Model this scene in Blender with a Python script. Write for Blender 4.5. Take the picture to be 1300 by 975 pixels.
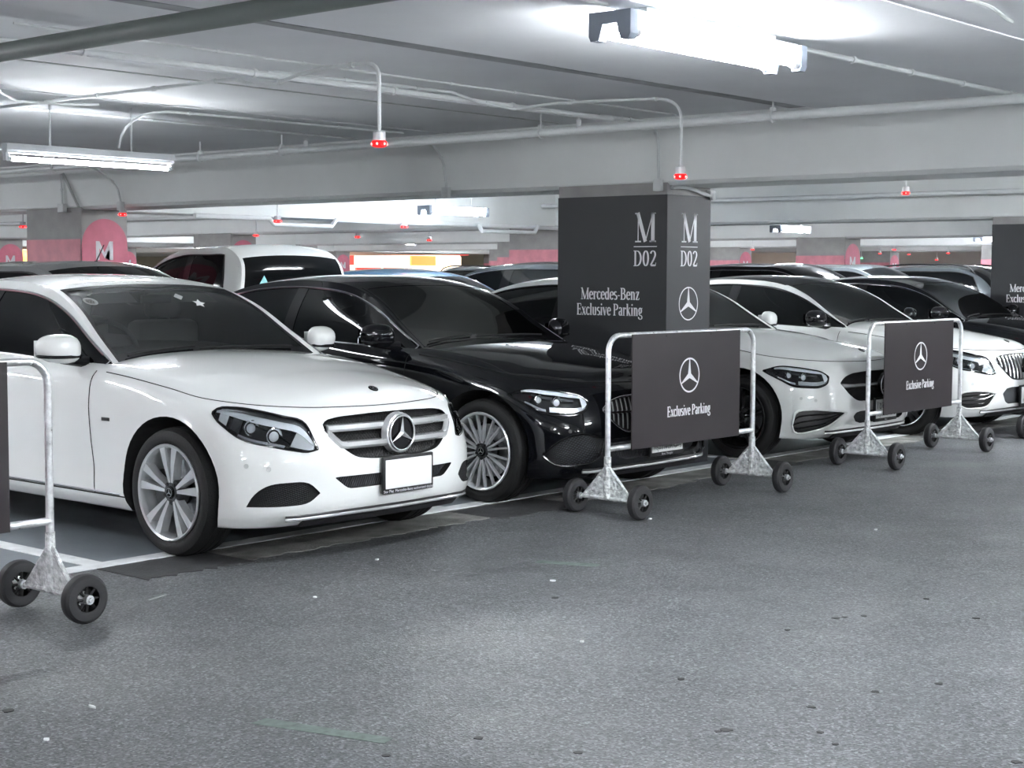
import bpy, bmesh, math, random
import numpy as np
from mathutils import Vector, Matrix
from mathutils.bvhtree import BVHTree
from mathutils.interpolate import poly_3d_calc

for o in list(bpy.data.objects):
    bpy.data.objects.remove(o)
SC = bpy.context.scene
COL = SC.collection
PI = math.pi
rnd = random.Random(7)

# ---------------------------------------------------------------- camera, world, exposure
cam_data = bpy.data.cameras.new('camera')
cam = bpy.data.objects.new('camera', cam_data)
COL.objects.link(cam)
cam_data.sensor_width = 36.0
cam_data.lens = 1987.8 / 1300.0 * 36.0
cam_data.clip_end = 300
_yaw, _pit, _rol = 0.8604, 0.071, 0.0036
_d = Vector((math.sin(_yaw) * math.cos(_pit), math.cos(_yaw) * math.cos(_pit), -math.sin(_pit)))
_r = Vector((math.cos(_yaw), -math.sin(_yaw), 0))
_u = _r.cross(_d)
_rr = _r * math.cos(_rol) + _u * math.sin(_rol)
_uu = _u * math.cos(_rol) - _r * math.sin(_rol)
cam.matrix_world = Matrix(((_rr.x, _uu.x, -_d.x, 0), (_rr.y, _uu.y, -_d.y, 0), (_rr.z, _uu.z, -_d.z, 1.4656), (0, 0, 0, 1)))
SC.camera = cam
world = bpy.data.worlds.new('world')
SC.world = world
world.use_nodes = True
world.node_tree.nodes['Background'].inputs[0].default_value = (0.86, 0.93, 1.0, 1)
world.node_tree.nodes['Background'].inputs[1].default_value = 0.25
SC.view_settings.view_transform = 'Standard'
SC.view_settings.look = 'None'
SC.view_settings.gamma = 1.0
SC.view_settings.use_curve_mapping = False
SC.view_settings.exposure = 3.3
TUBE = 40.0          # emission strength of the added tubes, raised to brighten the hall
TUBE_DIM = 14.0      # emission strength of dimmed tubes, lowered against blown-out white

# ---------------------------------------------------------------- materials
def newmat(name):
    m = bpy.data.materials.new(name); m.use_nodes = True
    nt = m.node_tree; b = nt.nodes['Principled BSDF']
    return m, nt, b
def plain(name, col, rough=0.5, metal=0.0, coat=0.0, spec=0.5, bump=0.0, bscale=60.0, var=0.0, vscale=8.0, rvar=0.0):
    m, nt, b = newmat(name)
    b.inputs['Base Color'].default_value = (*col, 1)
    b.inputs['Roughness'].default_value = rough
    b.inputs['Metallic'].default_value = metal
    b.inputs['Specular IOR Level'].default_value = spec
    b.inputs['Coat Weight'].default_value = coat
    b.inputs['Coat Roughness'].default_value = 0.04
    L = nt.links
    tc = nt.nodes.new('ShaderNodeTexCoord')
    if var > 0 or rvar > 0:
        n = nt.nodes.new('ShaderNodeTexNoise'); n.inputs['Scale'].default_value = vscale
        n.inputs['Detail'].default_value = 6
        L.new(tc.outputs['Object'], n.inputs['Vector'])
        if var > 0:
            mr = nt.nodes.new('ShaderNodeMapRange')
            mr.inputs[1].default_value = 0.3; mr.inputs[2].default_value = 0.7
            mr.inputs[3].default_value = 1 - var; mr.inputs[4].default_value = 1 + var
            L.new(n.outputs['Fac'], mr.inputs[0])
            mx = nt.nodes.new('ShaderNodeMix'); mx.data_type = 'RGBA'; mx.blend_type = 'MULTIPLY'
            mx.inputs[0].default_value = 1
            mx.inputs[6].default_value = (*col, 1)
            L.new(mr.outputs[0], mx.inputs[7])
            L.new(mx.outputs[2], b.inputs['Base Color'])
        if rvar > 0:
            mr2 = nt.nodes.new('ShaderNodeMapRange')
            mr2.inputs[3].default_value = max(0.02, rough - rvar); mr2.inputs[4].default_value = rough + rvar
            L.new(n.outputs['Fac'], mr2.inputs[0]); L.new(mr2.outputs[0], b.inputs['Roughness'])
    if bump > 0:
        n2 = nt.nodes.new('ShaderNodeTexNoise'); n2.inputs['Scale'].default_value = bscale
        n2.inputs['Detail'].default_value = 5
        L.new(tc.outputs['Object'], n2.inputs['Vector'])
        bp = nt.nodes.new('ShaderNodeBump'); bp.inputs['Strength'].default_value = bump
        bp.inputs['Distance'].default_value = 0.02
        L.new(n2.outputs['Fac'], bp.inputs['Height']); L.new(bp.outputs[0], b.inputs['Normal'])
    return m
def emit(name, col, s):
    m, nt, b = newmat(name)
    b.inputs['Base Color'].default_value = (*col, 1)
    b.inputs['Emission Color'].default_value = (*col, 1)
    b.inputs['Emission Strength'].default_value = s
    return m
def tinted(name, tint, refl_rough=0.02, ior=1.5):
    """see-through tinted sheet: transparent tint with a clear-coat reflection"""
    m = bpy.data.materials.new(name); m.use_nodes = True
    nt = m.node_tree; nt.nodes.clear()
    out = nt.nodes.new('ShaderNodeOutputMaterial')
    tr = nt.nodes.new('ShaderNodeBsdfTransparent'); tr.inputs[0].default_value = (*tint, 1)
    gl = nt.nodes.new('ShaderNodeBsdfGlossy'); gl.inputs['Roughness'].default_value = refl_rough
    gl.inputs['Color'].default_value = (0.95, 0.97, 0.96, 1)
    fr = nt.nodes.new('ShaderNodeFresnel'); fr.inputs['IOR'].default_value = ior
    mx = nt.nodes.new('ShaderNodeMixShader')
    nt.links.new(fr.outputs[0], mx.inputs[0]); nt.links.new(tr.outputs[0], mx.inputs[1]); nt.links.new(gl.outputs[0], mx.inputs[2])
    nt.links.new(mx.outputs[0], out.inputs[0])
    return m

M = {}
M['white_paint'] = plain('white_paint', (0.77, 0.785, 0.77), 0.4, coat=1.0, spec=0.2)
M['white_paint_b'] = plain('pearl_white_paint', (0.73, 0.745, 0.73), 0.40, coat=1.0, spec=0.2)
M['black_paint'] = plain('black_paint', (0.004, 0.0045, 0.006), 0.3, coat=1.0, spec=0.0)
M['silver_paint'] = plain('silver_paint', (0.45, 0.47, 0.46), 0.3, metal=0.4, coat=1.0)
M['blue_paint'] = plain('blue_paint', (0.10, 0.22, 0.38), 0.28, metal=0.3, coat=1.0)
M['grey_paint'] = plain('grey_paint', (0.09, 0.105, 0.115), 0.3, metal=0.3, coat=1.0)
M['dark_glass'] = plain('dark_tinted_glass', (0.0025, 0.003, 0.0035), 0.03, spec=0.24)
M['shield'] = tinted('windscreen_glass', (0.34, 0.375, 0.37), 0.02, 1.5)
M['shield_dark'] = tinted('dark_windscreen_glass', (0.13, 0.14, 0.145), 0.02, 1.5)
M['lens'] = tinted('lamp_lens', (0.96, 0.97, 0.98), 0.02, 1.45)
M['chrome'] = plain('chrome', (0.85, 0.86, 0.87), 0.08, metal=1.0)
M['wheel_silver'] = plain('machined_wheel_silver', (0.66, 0.67, 0.68), 0.28, metal=0.55)
M['bar_silver'] = plain('bright_grille_silver', (0.82, 0.83, 0.84), 0.2, metal=0.7)
M['satin'] = plain('satin_silver', (0.62, 0.63, 0.64), 0.22, metal=1.0)
M['dark_metal'] = plain('dark_wheel_metal', (0.10, 0.105, 0.11), 0.3, metal=0.8)
M['black_metal'] = plain('black_wheel_metal', (0.012, 0.012, 0.013), 0.25, coat=0.5)
M['black'] = plain('black_plastic', (0.010, 0.010, 0.011), 0.45)
M['gloss_black'] = plain('gloss_black_trim', (0.006, 0.006, 0.007), 0.1)
M['well'] = plain('wheel_well_plastic', (0.006, 0.006, 0.006), 0.8)
M['grey_plastic'] = plain('grey_grille_plastic', (0.055, 0.06, 0.07), 0.4)
M['rubber'] = plain('tyre_rubber', (0.009, 0.009, 0.0095), 0.7, bump=0.15, bscale=120)
M['cabin'] = plain('cabin_trim', (0.035, 0.034, 0.033), 0.8)
M['seat'] = plain('seat_leather', (0.16, 0.155, 0.145), 0.6)
M['plate'] = plain('white_number_plate', (0.86, 0.87, 0.85), 0.35)
M['plate_ink'] = plain('plate_ink', (0.02, 0.02, 0.025), 0.5)
M['white_ink'] = plain('white_print', (0.80, 0.80, 0.82), 0.5)
M['drl'] = plain('white_light_guide', (0.9, 0.92, 0.94), 0.2, spec=0.8)
M['board'] = plain('sign_board_vinyl', (0.021, 0.0152, 0.0175), 0.40, var=0.10, vscale=3)
M['panel'] = plain('column_vinyl', (0.019, 0.0205, 0.024), 0.5, var=0.08, vscale=2)
M['galv'] = plain('galvanised_steel', (0.72, 0.73, 0.74), 0.33, metal=0.75, var=0.2, vscale=35, rvar=0.15, bump=0.25, bscale=90)
M['wrap'] = plain('wrapped_gusset_plate', (0.80, 0.82, 0.82), 0.14, metal=0.35, var=0.30, vscale=40, bump=1.0, bscale=45)
M['pvc'] = plain('white_conduit', (0.66, 0.68, 0.68), 0.4, var=0.06)
M['pipe_w'] = plain('white_pipe_paint', (0.78, 0.80, 0.80), 0.32, var=0.04)
M['pipe_g'] = plain('green_grey_pipe', (0.20, 0.23, 0.215), 0.5)
M['fixture'] = plain('fixture_enamel', (0.62, 0.64, 0.66), 0.35)
M['fixture_end'] = plain('fixture_end_cap', (0.30, 0.34, 0.40), 0.45)
M['tube'] = emit('added_fluorescent_tube', (0.93, 0.965, 1.0), TUBE)
M['tube_dim'] = emit('dimmed_fluorescent_tube', (0.93, 0.965, 1.0), TUBE_DIM)
M['led'] = emit('red_indicator', (1.0, 0.006, 0.008), 0.16)
M['led_hot'] = emit('red_indicator_core', (1.0, 0.20, 0.18), 0.6)
M['led_green'] = emit('green_indicator', (0.15, 1.0, 0.35), 0.35)
M['pink'] = plain('pink_column_paint', (0.60, 0.165, 0.235), 0.6, var=0.10, vscale=6)
M['pink_l'] = plain('light_pink_column_paint', (0.66, 0.25, 0.30), 0.6, var=0.12, vscale=7)
M['m_paint'] = plain('pale_letter_paint', (0.68, 0.66, 0.70), 0.6)
M['concrete'] = plain('bare_column_concrete', (0.36, 0.35, 0.345), 0.8, var=0.10, vscale=5, bump=0.2, bscale=30)
M['beam'] = plain('painted_beam', (0.83, 0.85, 0.84), 0.65, var=0.05, vscale=1.4, bump=0.12, bscale=14)
M['ceil'] = plain('painted_soffit', (0.74, 0.755, 0.775), 0.7, var=0.08, vscale=0.9, bump=0.1, bscale=10)
M['ceil_shadow'] = plain('painted_soffit_shadow', (0.36, 0.37, 0.385), 0.8, var=0.2, vscale=6)
M['box_grey'] = plain('junction_box', (0.50, 0.52, 0.51), 0.5)

# ---------------------------------------------------------------- mesh helpers
def link(o, parent=None):
    COL.objects.link(o)
    if parent is not None:
        o.parent = parent
    return o
def sharp(me, ang=35):
    me.polygons.foreach_set('use_smooth', [True] * len(me.polygons))
    me.set_sharp_from_angle(angle=math.radians(ang))
def mk(name, vf, mat, parent=None, smooth=True, ang=35, recalc=True, loc=None):
    v, f = vf
    me = bpy.data.meshes.new(name)
    me.from_pydata([tuple(map(float, p)) for p in v], [], [tuple(int(i) for i in q) for q in f])
    if recalc:
        bm = bmesh.new(); bm.from_mesh(me)
        bmesh.ops.recalc_face_normals(bm, faces=bm.faces)
        bm.to_mesh(me); bm.free()
    me.materials.append(M[mat] if isinstance(mat, str) else mat)
    if smooth:
        sharp(me, ang)
    me.update()
    o = bpy.data.objects.new(name, me)
    if loc is not None:
        o.location = loc
    return link(o, parent)
def thing(name, label, cat, loc=(0, 0, 0), group=None, rz=0.0):
    o = bpy.data.objects.new(name, None); link(o)
    o.empty_display_size = 0.1
    o.location = loc; o.rotation_euler = (0, 0, rz)
    return tag(o, label, cat, group)
def tag(o, label, cat, group=None):
    o['label'] = label; o['category'] = cat
    if group: o['group'] = group
    return o
def struct(o, label=None):
    o['kind'] = 'structure'
    if label: o['label'] = label
    return o
def copy_tree(o, parent=None):
    c = o.copy(); COL.objects.link(c); c.parent = parent
    for ch in list(o.children):
        copy_tree(ch, c)
    return c
def join(*parts):
    V, F = [], []
    for v, f in parts:
        n = len(V); V.extend(v); F.extend([tuple(i + n for i in q) for q in f])
    return V, F
def mirx(vf):
    v, f = vf
    return [(-p[0], p[1], p[2]) for p in v], [tuple(reversed(q)) for q in f]
def shift(vf, d):
    return [(p[0] + d[0], p[1] + d[1], p[2] + d[2]) for p in vf[0]], vf[1]
def xform(vf, mat):
    return [tuple(mat @ Vector(p)) for p in vf[0]], vf[1]
def box(x0, x1, y0, y1, z0, z1):
    v = [(x, y, z) for x in (x0, x1) for y in (y0, y1) for z in (z0, z1)]
    f = [(0, 1, 3, 2), (4, 6, 7, 5), (0, 4, 5, 1), (2, 3, 7, 6), (0, 2, 6, 4), (1, 5, 7, 3)]
    return v, f
def bbox(x0, x1, y0, y1, z0, z1, b=0.005):
    """box with chamfered edges"""
    bm = bmesh.new(); v, f = box(x0, x1, y0, y1, z0, z1)
    bv = [bm.verts.new(p) for p in v]
    for q in f: bm.faces.new([bv[i] for i in q])
    bmesh.ops.bevel(bm, geom=list(bm.edges), offset=b, segments=2, affect='EDGES', profile=0.5)
    bm.verts.index_update()
    r = [tuple(q.co) for q in bm.verts], [tuple(w.index for w in q.verts) for q in bm.faces]
    bm.free(); return r
def tube(pts, r, n=8, closed=False, cap=True):
    P = [Vector(p) for p in pts]; V, F = [], []
    m = len(P); prev = None
    for i, p in enumerate(P):
        if closed: t = P[(i + 1) % m] - P[i - 1]
        elif i == 0: t = P[1] - P[0]
        elif i == m - 1: t = P[-1] - P[-2]
        else: t = (P[i + 1] - P[i]).normalized() + (P[i] - P[i - 1]).normalized()
        t = t.normalized() if t.length > 1e-9 else Vector((0, 0, 1))
        if prev is None:
            a = Vector((0, 0, 1)) if abs(t.z) < 0.9 else Vector((1, 0, 0))
            u = t.cross(a).normalized()
        else:
            u = (prev - t * prev.dot(t))
            u = u.normalized() if u.length > 1e-9 else t.orthogonal().normalized()
        prev = u; w = t.cross(u)
        rr = r[i] if isinstance(r, (list, tuple)) else r
        for k in range(n):
            a = 2 * PI * k / n
            V.append(tuple(p + (u * math.cos(a) + w * math.sin(a)) * rr))
    for i in range(m if closed else m - 1):
        j = (i + 1) % m
        for k in range(n):
            l = (k + 1) % n
            F.append((i * n + k, i * n + l, j * n + l, j * n + k))
    if cap and not closed:
        F.append(tuple(range(n))[::-1]); F.append(tuple((m - 1) * n + k for k in range(n)))
    return V, F
def cyl(p0, p1, r, n=16):
    return tube([p0, p1], r, n)
def lathe_x(prof, n=32, x0=0.0, cap=True):
    """profile [(x, r)] revolved about the X axis"""
    V, F = [], []
    for x, r in prof:
        for k in range(n):
            a = 2 * PI * k / n
            V.append((x0 + x, r * math.cos(a), r * math.sin(a)))
    for i in range(len(prof) - 1):
        for k in range(n):
            l = (k + 1) % n
            F.append((i * n + k, i * n + l, (i + 1) * n + l, (i + 1) * n + k))
    if cap and prof[0][1] > 1e-6: F.append(tuple(range(n))[::-1])
    if cap and prof[-1][1] > 1e-6: F.append(tuple((len(prof) - 1) * n + k for k in range(n)))
    return V, F
def grid_faces(n, m, off=0):
    return [(off + i * m + j, off + i * m + j + 1, off + (i + 1) * m + j + 1, off + (i + 1) * m + j) for i in range(n - 1) for j in range(m - 1)]
def sheet(G):
    """G: list of rows of points"""
    n, m = len(G), len(G[0])
    return [tuple(p) for r in G for p in r], grid_faces(n, m)
def slab(Ga, Gb):
    """closed solid between two point grids"""
    n, m = len(Ga), len(Ga[0])
    V = [tuple(p) for r in Ga for p in r] + [tuple(p) for r in Gb for p in r]
    o = n * m
    F = grid_faces(n, m) + [tuple(reversed(q)) for q in grid_faces(n, m, o)]
    for i in range(n - 1):
        for j in (0, m - 1):
            a, b = i * m + j, (i + 1) * m + j
            F.append((a, b, b + o, a + o))
    for j in range(m - 1):
        for i in (0, n - 1):
            a, b = i * m + j, i * m + j + 1
            F.append((a, b, b + o, a + o))
    return V, F
def prism(poly, axis, a, b):
    """extrude a 2-D polygon; axis 'x': (y,z), 'y': (x,z), 'z': (x,y)"""
    def P(p, t):
        return (t, p[0], p[1]) if axis == 'x' else ((p[0], t, p[1]) if axis == 'y' else (p[0], p[1], t))
    n = len(poly)
    V = [P(p, a) for p in poly] + [P(p, b) for p in poly]
    F = [tuple(range(n)), tuple(range(2 * n - 1, n - 1, -1))]
    F += [(i, (i + 1) % n, n + (i + 1) % n, n + i) for i in range(n)]
    return V, F
def herm(P, n, mirror0=False, mirror1=False):
    """chord-length Hermite through the control points; n samples per span; mirror* reflect x at the ends"""
    P = np.array(P, float)
    Q = P
    if mirror0: Q = np.vstack([P[1] * np.array([-1, 1, 1]), Q])
    if mirror1: Q = np.vstack([Q, P[-2] * np.array([-1, 1, 1])])
    d = np.maximum(np.linalg.norm(np.diff(Q, axis=0), axis=1), 1e-6)
    T = np.zeros_like(Q)
    for i in range(len(Q)):
        if i == 0: T[i] = (Q[1] - Q[0]) / d[0]
        elif i == len(Q) - 1: T[i] = (Q[-1] - Q[-2]) / d[-1]
        else:
            a, b = (Q[i] - Q[i - 1]) / d[i - 1], (Q[i + 1] - Q[i]) / d[i]
            T[i] = (a * d[i] + b * d[i - 1]) / (d[i] + d[i - 1])
    s = 1 if mirror0 else 0
    out = []
    for i in range(s, s + len(P) - 1):
        for k in range(n):
            t = k / n; h = d[i]
            out.append((2 * t**3 - 3 * t * t + 1) * Q[i] + (t**3 - 2 * t * t + t) * h * T[i] + (-2 * t**3 + 3 * t * t) * Q[i + 1] + (t**3 - t * t) * h * T[i + 1])
    out.append(P[-1])
    return np.array(out)
def resample(P, n):
    P = np.array(P, float)
    d = np.concatenate([[0], np.cumsum(np.linalg.norm(np.diff(P, axis=0), axis=1))])
    t = np.linspace(0, d[-1], n)
    return np.stack([np.interp(t, d, P[:, k]) for k in range(P.shape[1])], 1)
def smooth2(P, n=10):
    P3 = [(p[0], p[1], 0) for p in P]
    return herm(P3, n)[:, :2]
def mkst(*a, **k):
    o = mk(*a, **k); o['kind'] = 'stuff'; return o
# ---------------------------------------------------------------- lettering
GLY = {}
def _arc(cx, cy, rx, ry, a0, a1, n=14):
    return [(cx + rx * math.cos(math.radians(a0 + (a1 - a0) * i / n)), cy + ry * math.sin(math.radians(a0 + (a1 - a0) * i / n))) for i in range(n + 1)]
def _st(*p): return ('k', list(p))            # thick-thin pen stroke
def _ha(*p): return ('h', list(p))            # hairline
def _th(*p): return ('t', list(p))            # always thick
def _sf(x, y, w=0.26): return ('b', (x - w / 2, y, x + w / 2, y + 0.05))
def _se(x, y, w=0.26): return ('b', (x - w / 2, y - 0.05, x + w / 2, y))
XH = 0.70
GLY['M'] = (0.98, [_ha((.15, 0), (.15, 1)), _th((.13, 1), (.49, .02)), _ha((.49, .02), (.83, 1)), _st((.83, 0), (.83, 1)), _sf(.15, 0, .28), _sf(.83, 0, .30), _se(.10, 1, .2), _se(.87, 1, .2)])
GLY['D'] = (0.74, [_st((.16, 0), (.16, 1)), ('k', [(.16, .97)] + _arc(.30, .5, .33, .47, 90, -90) + [(.16, .03)]), _sf(.12, 0, .22), _se(.12, 1, .22)])
GLY['0'] = (0.62, [('k', _arc(.31, .5, .20, .47, 0, 360, 28))])
GLY['2'] = (0.60, [('k', _arc(.29, .74, .19, .23, 165, -25) + [(.35, .42), (.10, .06)]), _th((.10, .05), (.50, .05)), _ha((.51, .02), (.54, .22))])
GLY['E'] = (0.64, [_st((.16, 0), (.16, 1)), _ha((.16, .97), (.54, .97)), _ha((.16, .52), (.44, .52)), _ha((.16, .03), (.56, .03)), _ha((.54, .97), (.55, .76)), _ha((.44, .62), (.44, .40)), _ha((.56, .03), (.58, .26)), _sf(.12, 0, .2), _se(.12, 1, .2)])
GLY['P'] = (0.64, [_st((.16, 0), (.16, 1)), ('k', [(.16, .97)] + _arc(.30, .73, .24, .24, 90, -90) + [(.16, .49)]), _sf(.16, 0, .3), _se(.12, 1, .2)])
GLY['B'] = (0.68, [_st((.16, 0), (.16, 1)), ('k', [(.16, .97)] + _arc(.30, .75, .20, .22, 90, -90) + [(.16, .53)]), ('k', [(.16, .53)] + _arc(.32, .28, .25, .25, 90, -90) + [(.16, .03)]), _sf(.12, 0, .2), _se(.12, 1, .2)])
GLY['x'] = (0.52, [_th((.09, XH), (.43, 0)), _ha((.42, XH), (.09, 0)), _sf(.09, 0, .16), _sf(.43, 0, .18), _se(.09, XH, .18), _se(.42, XH, .16)])
GLY['c'] = (0.47, [('k', _arc(.27, .35, .19, .33, 40, 320))])
GLY['l'] = (0.30, [_st((.15, 0), (.15, 1.02)), _sf(.15, 0), _se(.10, 1.02, .14)])
GLY['u'] = (0.58, [('k', [(.14, XH), (.14, .2)] + _arc(.27, .2, .13, .18, 180, 300)), _st((.43, XH), (.43, 0)), _ha((.30, .03), (.43, .16)), _se(.09, XH, .14), _se(.38, XH, .14), _sf(.48, 0, .12)])
GLY['s'] = (0.42, [('k', _arc(.21, .525, .13, .15, 40, 270, 12) + _arc(.21, .19, .15, .17, 90, -140, 12))])
GLY['i'] = (0.30, [_st((.15, 0), (.15, XH)), _sf(.15, 0), _se(.10, XH, .14), ('d', (.15, .93, .085))])
GLY['v'] = (0.52, [_th((.09, XH), (.27, 0)), _ha((.27, 0), (.44, XH)), _se(.09, XH, .2), _se(.44, XH, .16)])
GLY['e'] = (0.48, [('k', _arc(.26, .35, .18, .33, 5, 320)), _ha((.09, .38), (.43, .38))])
GLY['a'] = (0.50, [('k', _arc(.24, .55, .14, .14, 160, 20, 8) + [(.37, .3), (.37, .02)]), ('k', _arc(.23, .20, .13, .17, 70, 330, 14)), _sf(.43, 0, .12)])
GLY['r'] = (0.43, [_st((.15, 0), (.15, XH)), ('k', _arc(.30, .42, .14, .24, 175, 60, 8)), ('d', (.37, .62, .07)), _sf(.15, 0), _se(.10, XH, .14)])
GLY['k'] = (0.56, [_st((.15, 0), (.15, 1.02)), _ha((.15, .28), (.42, XH)), _th((.25, .42), (.47, 0)), _sf(.15, 0, .24), _sf(.47, 0, .18), _se(.10, 1.02, .14), _se(.42, XH, .18)])
GLY['n'] = (0.58, [_st((.15, 0), (.15, XH)), ('k', _arc(.29, .46, .14, .21, 170, 0, 10) + [(.43, 0)]), _sf(.15, 0, .22), _sf(.43, 0, .22), _se(.10, XH, .14)])
GLY['g'] = (0.52, [('k', _arc(.24, .46, .14, .22, 0, 360, 20)), ('k', [(.15, .28), (.12, .18), (.16, .09), (.36, .05), (.44, -.06)] + _arc(.25, -.12, .19, .14, 10, -200, 12)), _ha((.34, .62), (.48, .68))])
GLY['d'] = (0.56, [('k', _arc(.25, .34, .16, .32, 30, 330, 18)), _st((.42, 0), (.42, 1.02)), _sf(.47, 0, .12), _se(.37, 1.02, .14)])
GLY['z'] = (0.46, [_ha((.07, XH - .03), (.38, XH - .03)), _th((.36, XH), (.09, 0)), _ha((.07, .03), (.40, .03)), _ha((.08, .68), (.07, .52)), _ha((.40, .03), (.41, .18))])
GLY['-'] = (0.34, [('b', (.05, .30, .29, .38))])
GLY[' '] = (0.28, [])
def serif(text, h, cond=0.8, thick=0.145, thin=0.055):
    """2-D text mesh (u right, v up), origin at left baseline; returns verts2d, faces, width"""
    V, F, pen = [], [], 0.0
    for ch in text:
        adv, st = GLY[ch]
        for kind, d in st:
            if kind == 'b':
                n = len(V); V += [(pen + d[0], d[1]), (pen + d[2], d[1]), (pen + d[2], d[3]), (pen + d[0], d[3])]; F.append((n, n + 1, n + 2, n + 3))
            elif kind == 'd':
                n = len(V); V += [(pen + d[0] + d[2] * math.cos(k * PI / 6), d[1] + d[2] * math.sin(k * PI / 6)) for k in range(12)]; F.append(tuple(range(n, n + 12)))
            else:
                rx, ry = {'k': (thick / 2, thin / 2), 'h': (thin / 2, thin / 2), 't': (thick / 2, thick / 2.6)}[kind]
                n = len(V); m = len(d)
                for i in range(m):
                    a, b = d[max(0, i - 1)], d[min(m - 1, i + 1)]
                    if m > 5 and d[0] == d[-1] or (m > 5 and math.dist(d[0], d[-1]) < 1e-6):
                        if i == 0: a = d[-2]
                        if i == m - 1: b = d[1]
                    tx, ty = b[0] - a[0], b[1] - a[1]; l = math.hypot(tx, ty) or 1
                    nx, ny = -ty / l, tx / l
                    w = math.hypot(rx * nx, ry * ny)
                    V.append((pen + d[i][0] + nx * w, d[i][1] + ny * w)); V.append((pen + d[i][0] - nx * w, d[i][1] - ny * w))
                for i in range(m - 1):
                    F.append((n + 2 * i, n + 2 * i + 1, n + 2 * i + 3, n + 2 * i + 2))
        pen += adv
    return [(x * h * cond, y * h) for x, y in V], F, pen * h * cond
def place2d(vf, origin, U, Vv):
    o, U, Vv = Vector(origin), Vector(U), Vector(Vv)
    return [tuple(o + U * a + Vv * b) for a, b in vf[0]], vf[1]
def sans(text, h):
    """built-in sans font -> 2-D mesh (u, v), width"""
    cu = bpy.data.curves.new('tmp', 'FONT'); cu.body = text; cu.size = h; cu.resolution_u = 3
    o = bpy.data.objects.new('tmp', cu); COL.objects.link(o)
    dg = bpy.context.evaluated_depsgraph_get(); e = o.evaluated_get(dg); me = e.to_mesh()
    V = [(v.co.x, v.co.y) for v in me.vertices]; F = [tuple(p.vertices) for p in me.polygons]
    e.to_mesh_clear(); bpy.data.objects.remove(o); bpy.data.curves.remove(cu)
    w = max([v[0] for v in V], default=0)
    return V, F, w
def star2d(R, w=0.075, n=40):
    """flat three-pointed star in a ring"""
    V, F = [], []
    for k in range(n):
        a = 2 * PI * k / n
        V += [(R * math.cos(a), R * math.sin(a)), (R * (1 - w) * math.cos(a), R * (1 - w) * math.sin(a))]
    for k in range(n):
        l = (k + 1) % n
        F.append((2 * k, 2 * l, 2 * l + 1, 2 * k + 1))
    b = len(V); V.append((0, 0))
    for k in range(3):
        a = PI / 2 + k * 2 * PI / 3
        V.append((R * .96 * math.cos(a - .03), R * .96 * math.sin(a - .03))); V.append((R * .96 * math.cos(a + .03), R * .96 * math.sin(a + .03)))
        V.append((R * .17 * math.cos(a + PI / 3), R * .17 * math.sin(a + PI / 3)))
    for k in range(3):
        t0, t1, nx, pv = b + 1 + 3 * k, b + 2 + 3 * k, b + 3 + 3 * k, b + 3 + 3 * ((k + 2) % 3)
        F.append((b, pv, t0)); F.append((b, t0, t1)); F.append((b, t1, nx))
    return V, F
def star3d(R, d=0.012, ring=0.10):
    """raised three-pointed star in a ring, in the XZ plane facing -Y"""
    V, F = tube([(R * (1 - ring / 2) * math.cos(a), 0, R * (1 - ring / 2) * math.sin(a)) for a in [2 * PI * k / 40 for k in range(40)]], R * ring / 2, 8, closed=True)
    V, F = list(V), list(F)
    b = len(V); V.append((0, -d, 0)); V.append((0, d * .3, 0))
    for k in range(3):
        a = PI / 2 + k * 2 * PI / 3
        n = len(V)
        V += [(R * .95 * math.cos(a), -d * .3, R * .95 * math.sin(a)), (R * .17 * math.cos(a + PI / 3), 0, R * .17 * math.sin(a + PI / 3)), (R * .17 * math.cos(a - PI / 3), 0, R * .17 * math.sin(a - PI / 3))]
        F += [(b, n, n + 1), (b, n + 2, n), (b + 1, n + 1, n), (b + 1, n, n + 2)]
    return V, F

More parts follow.
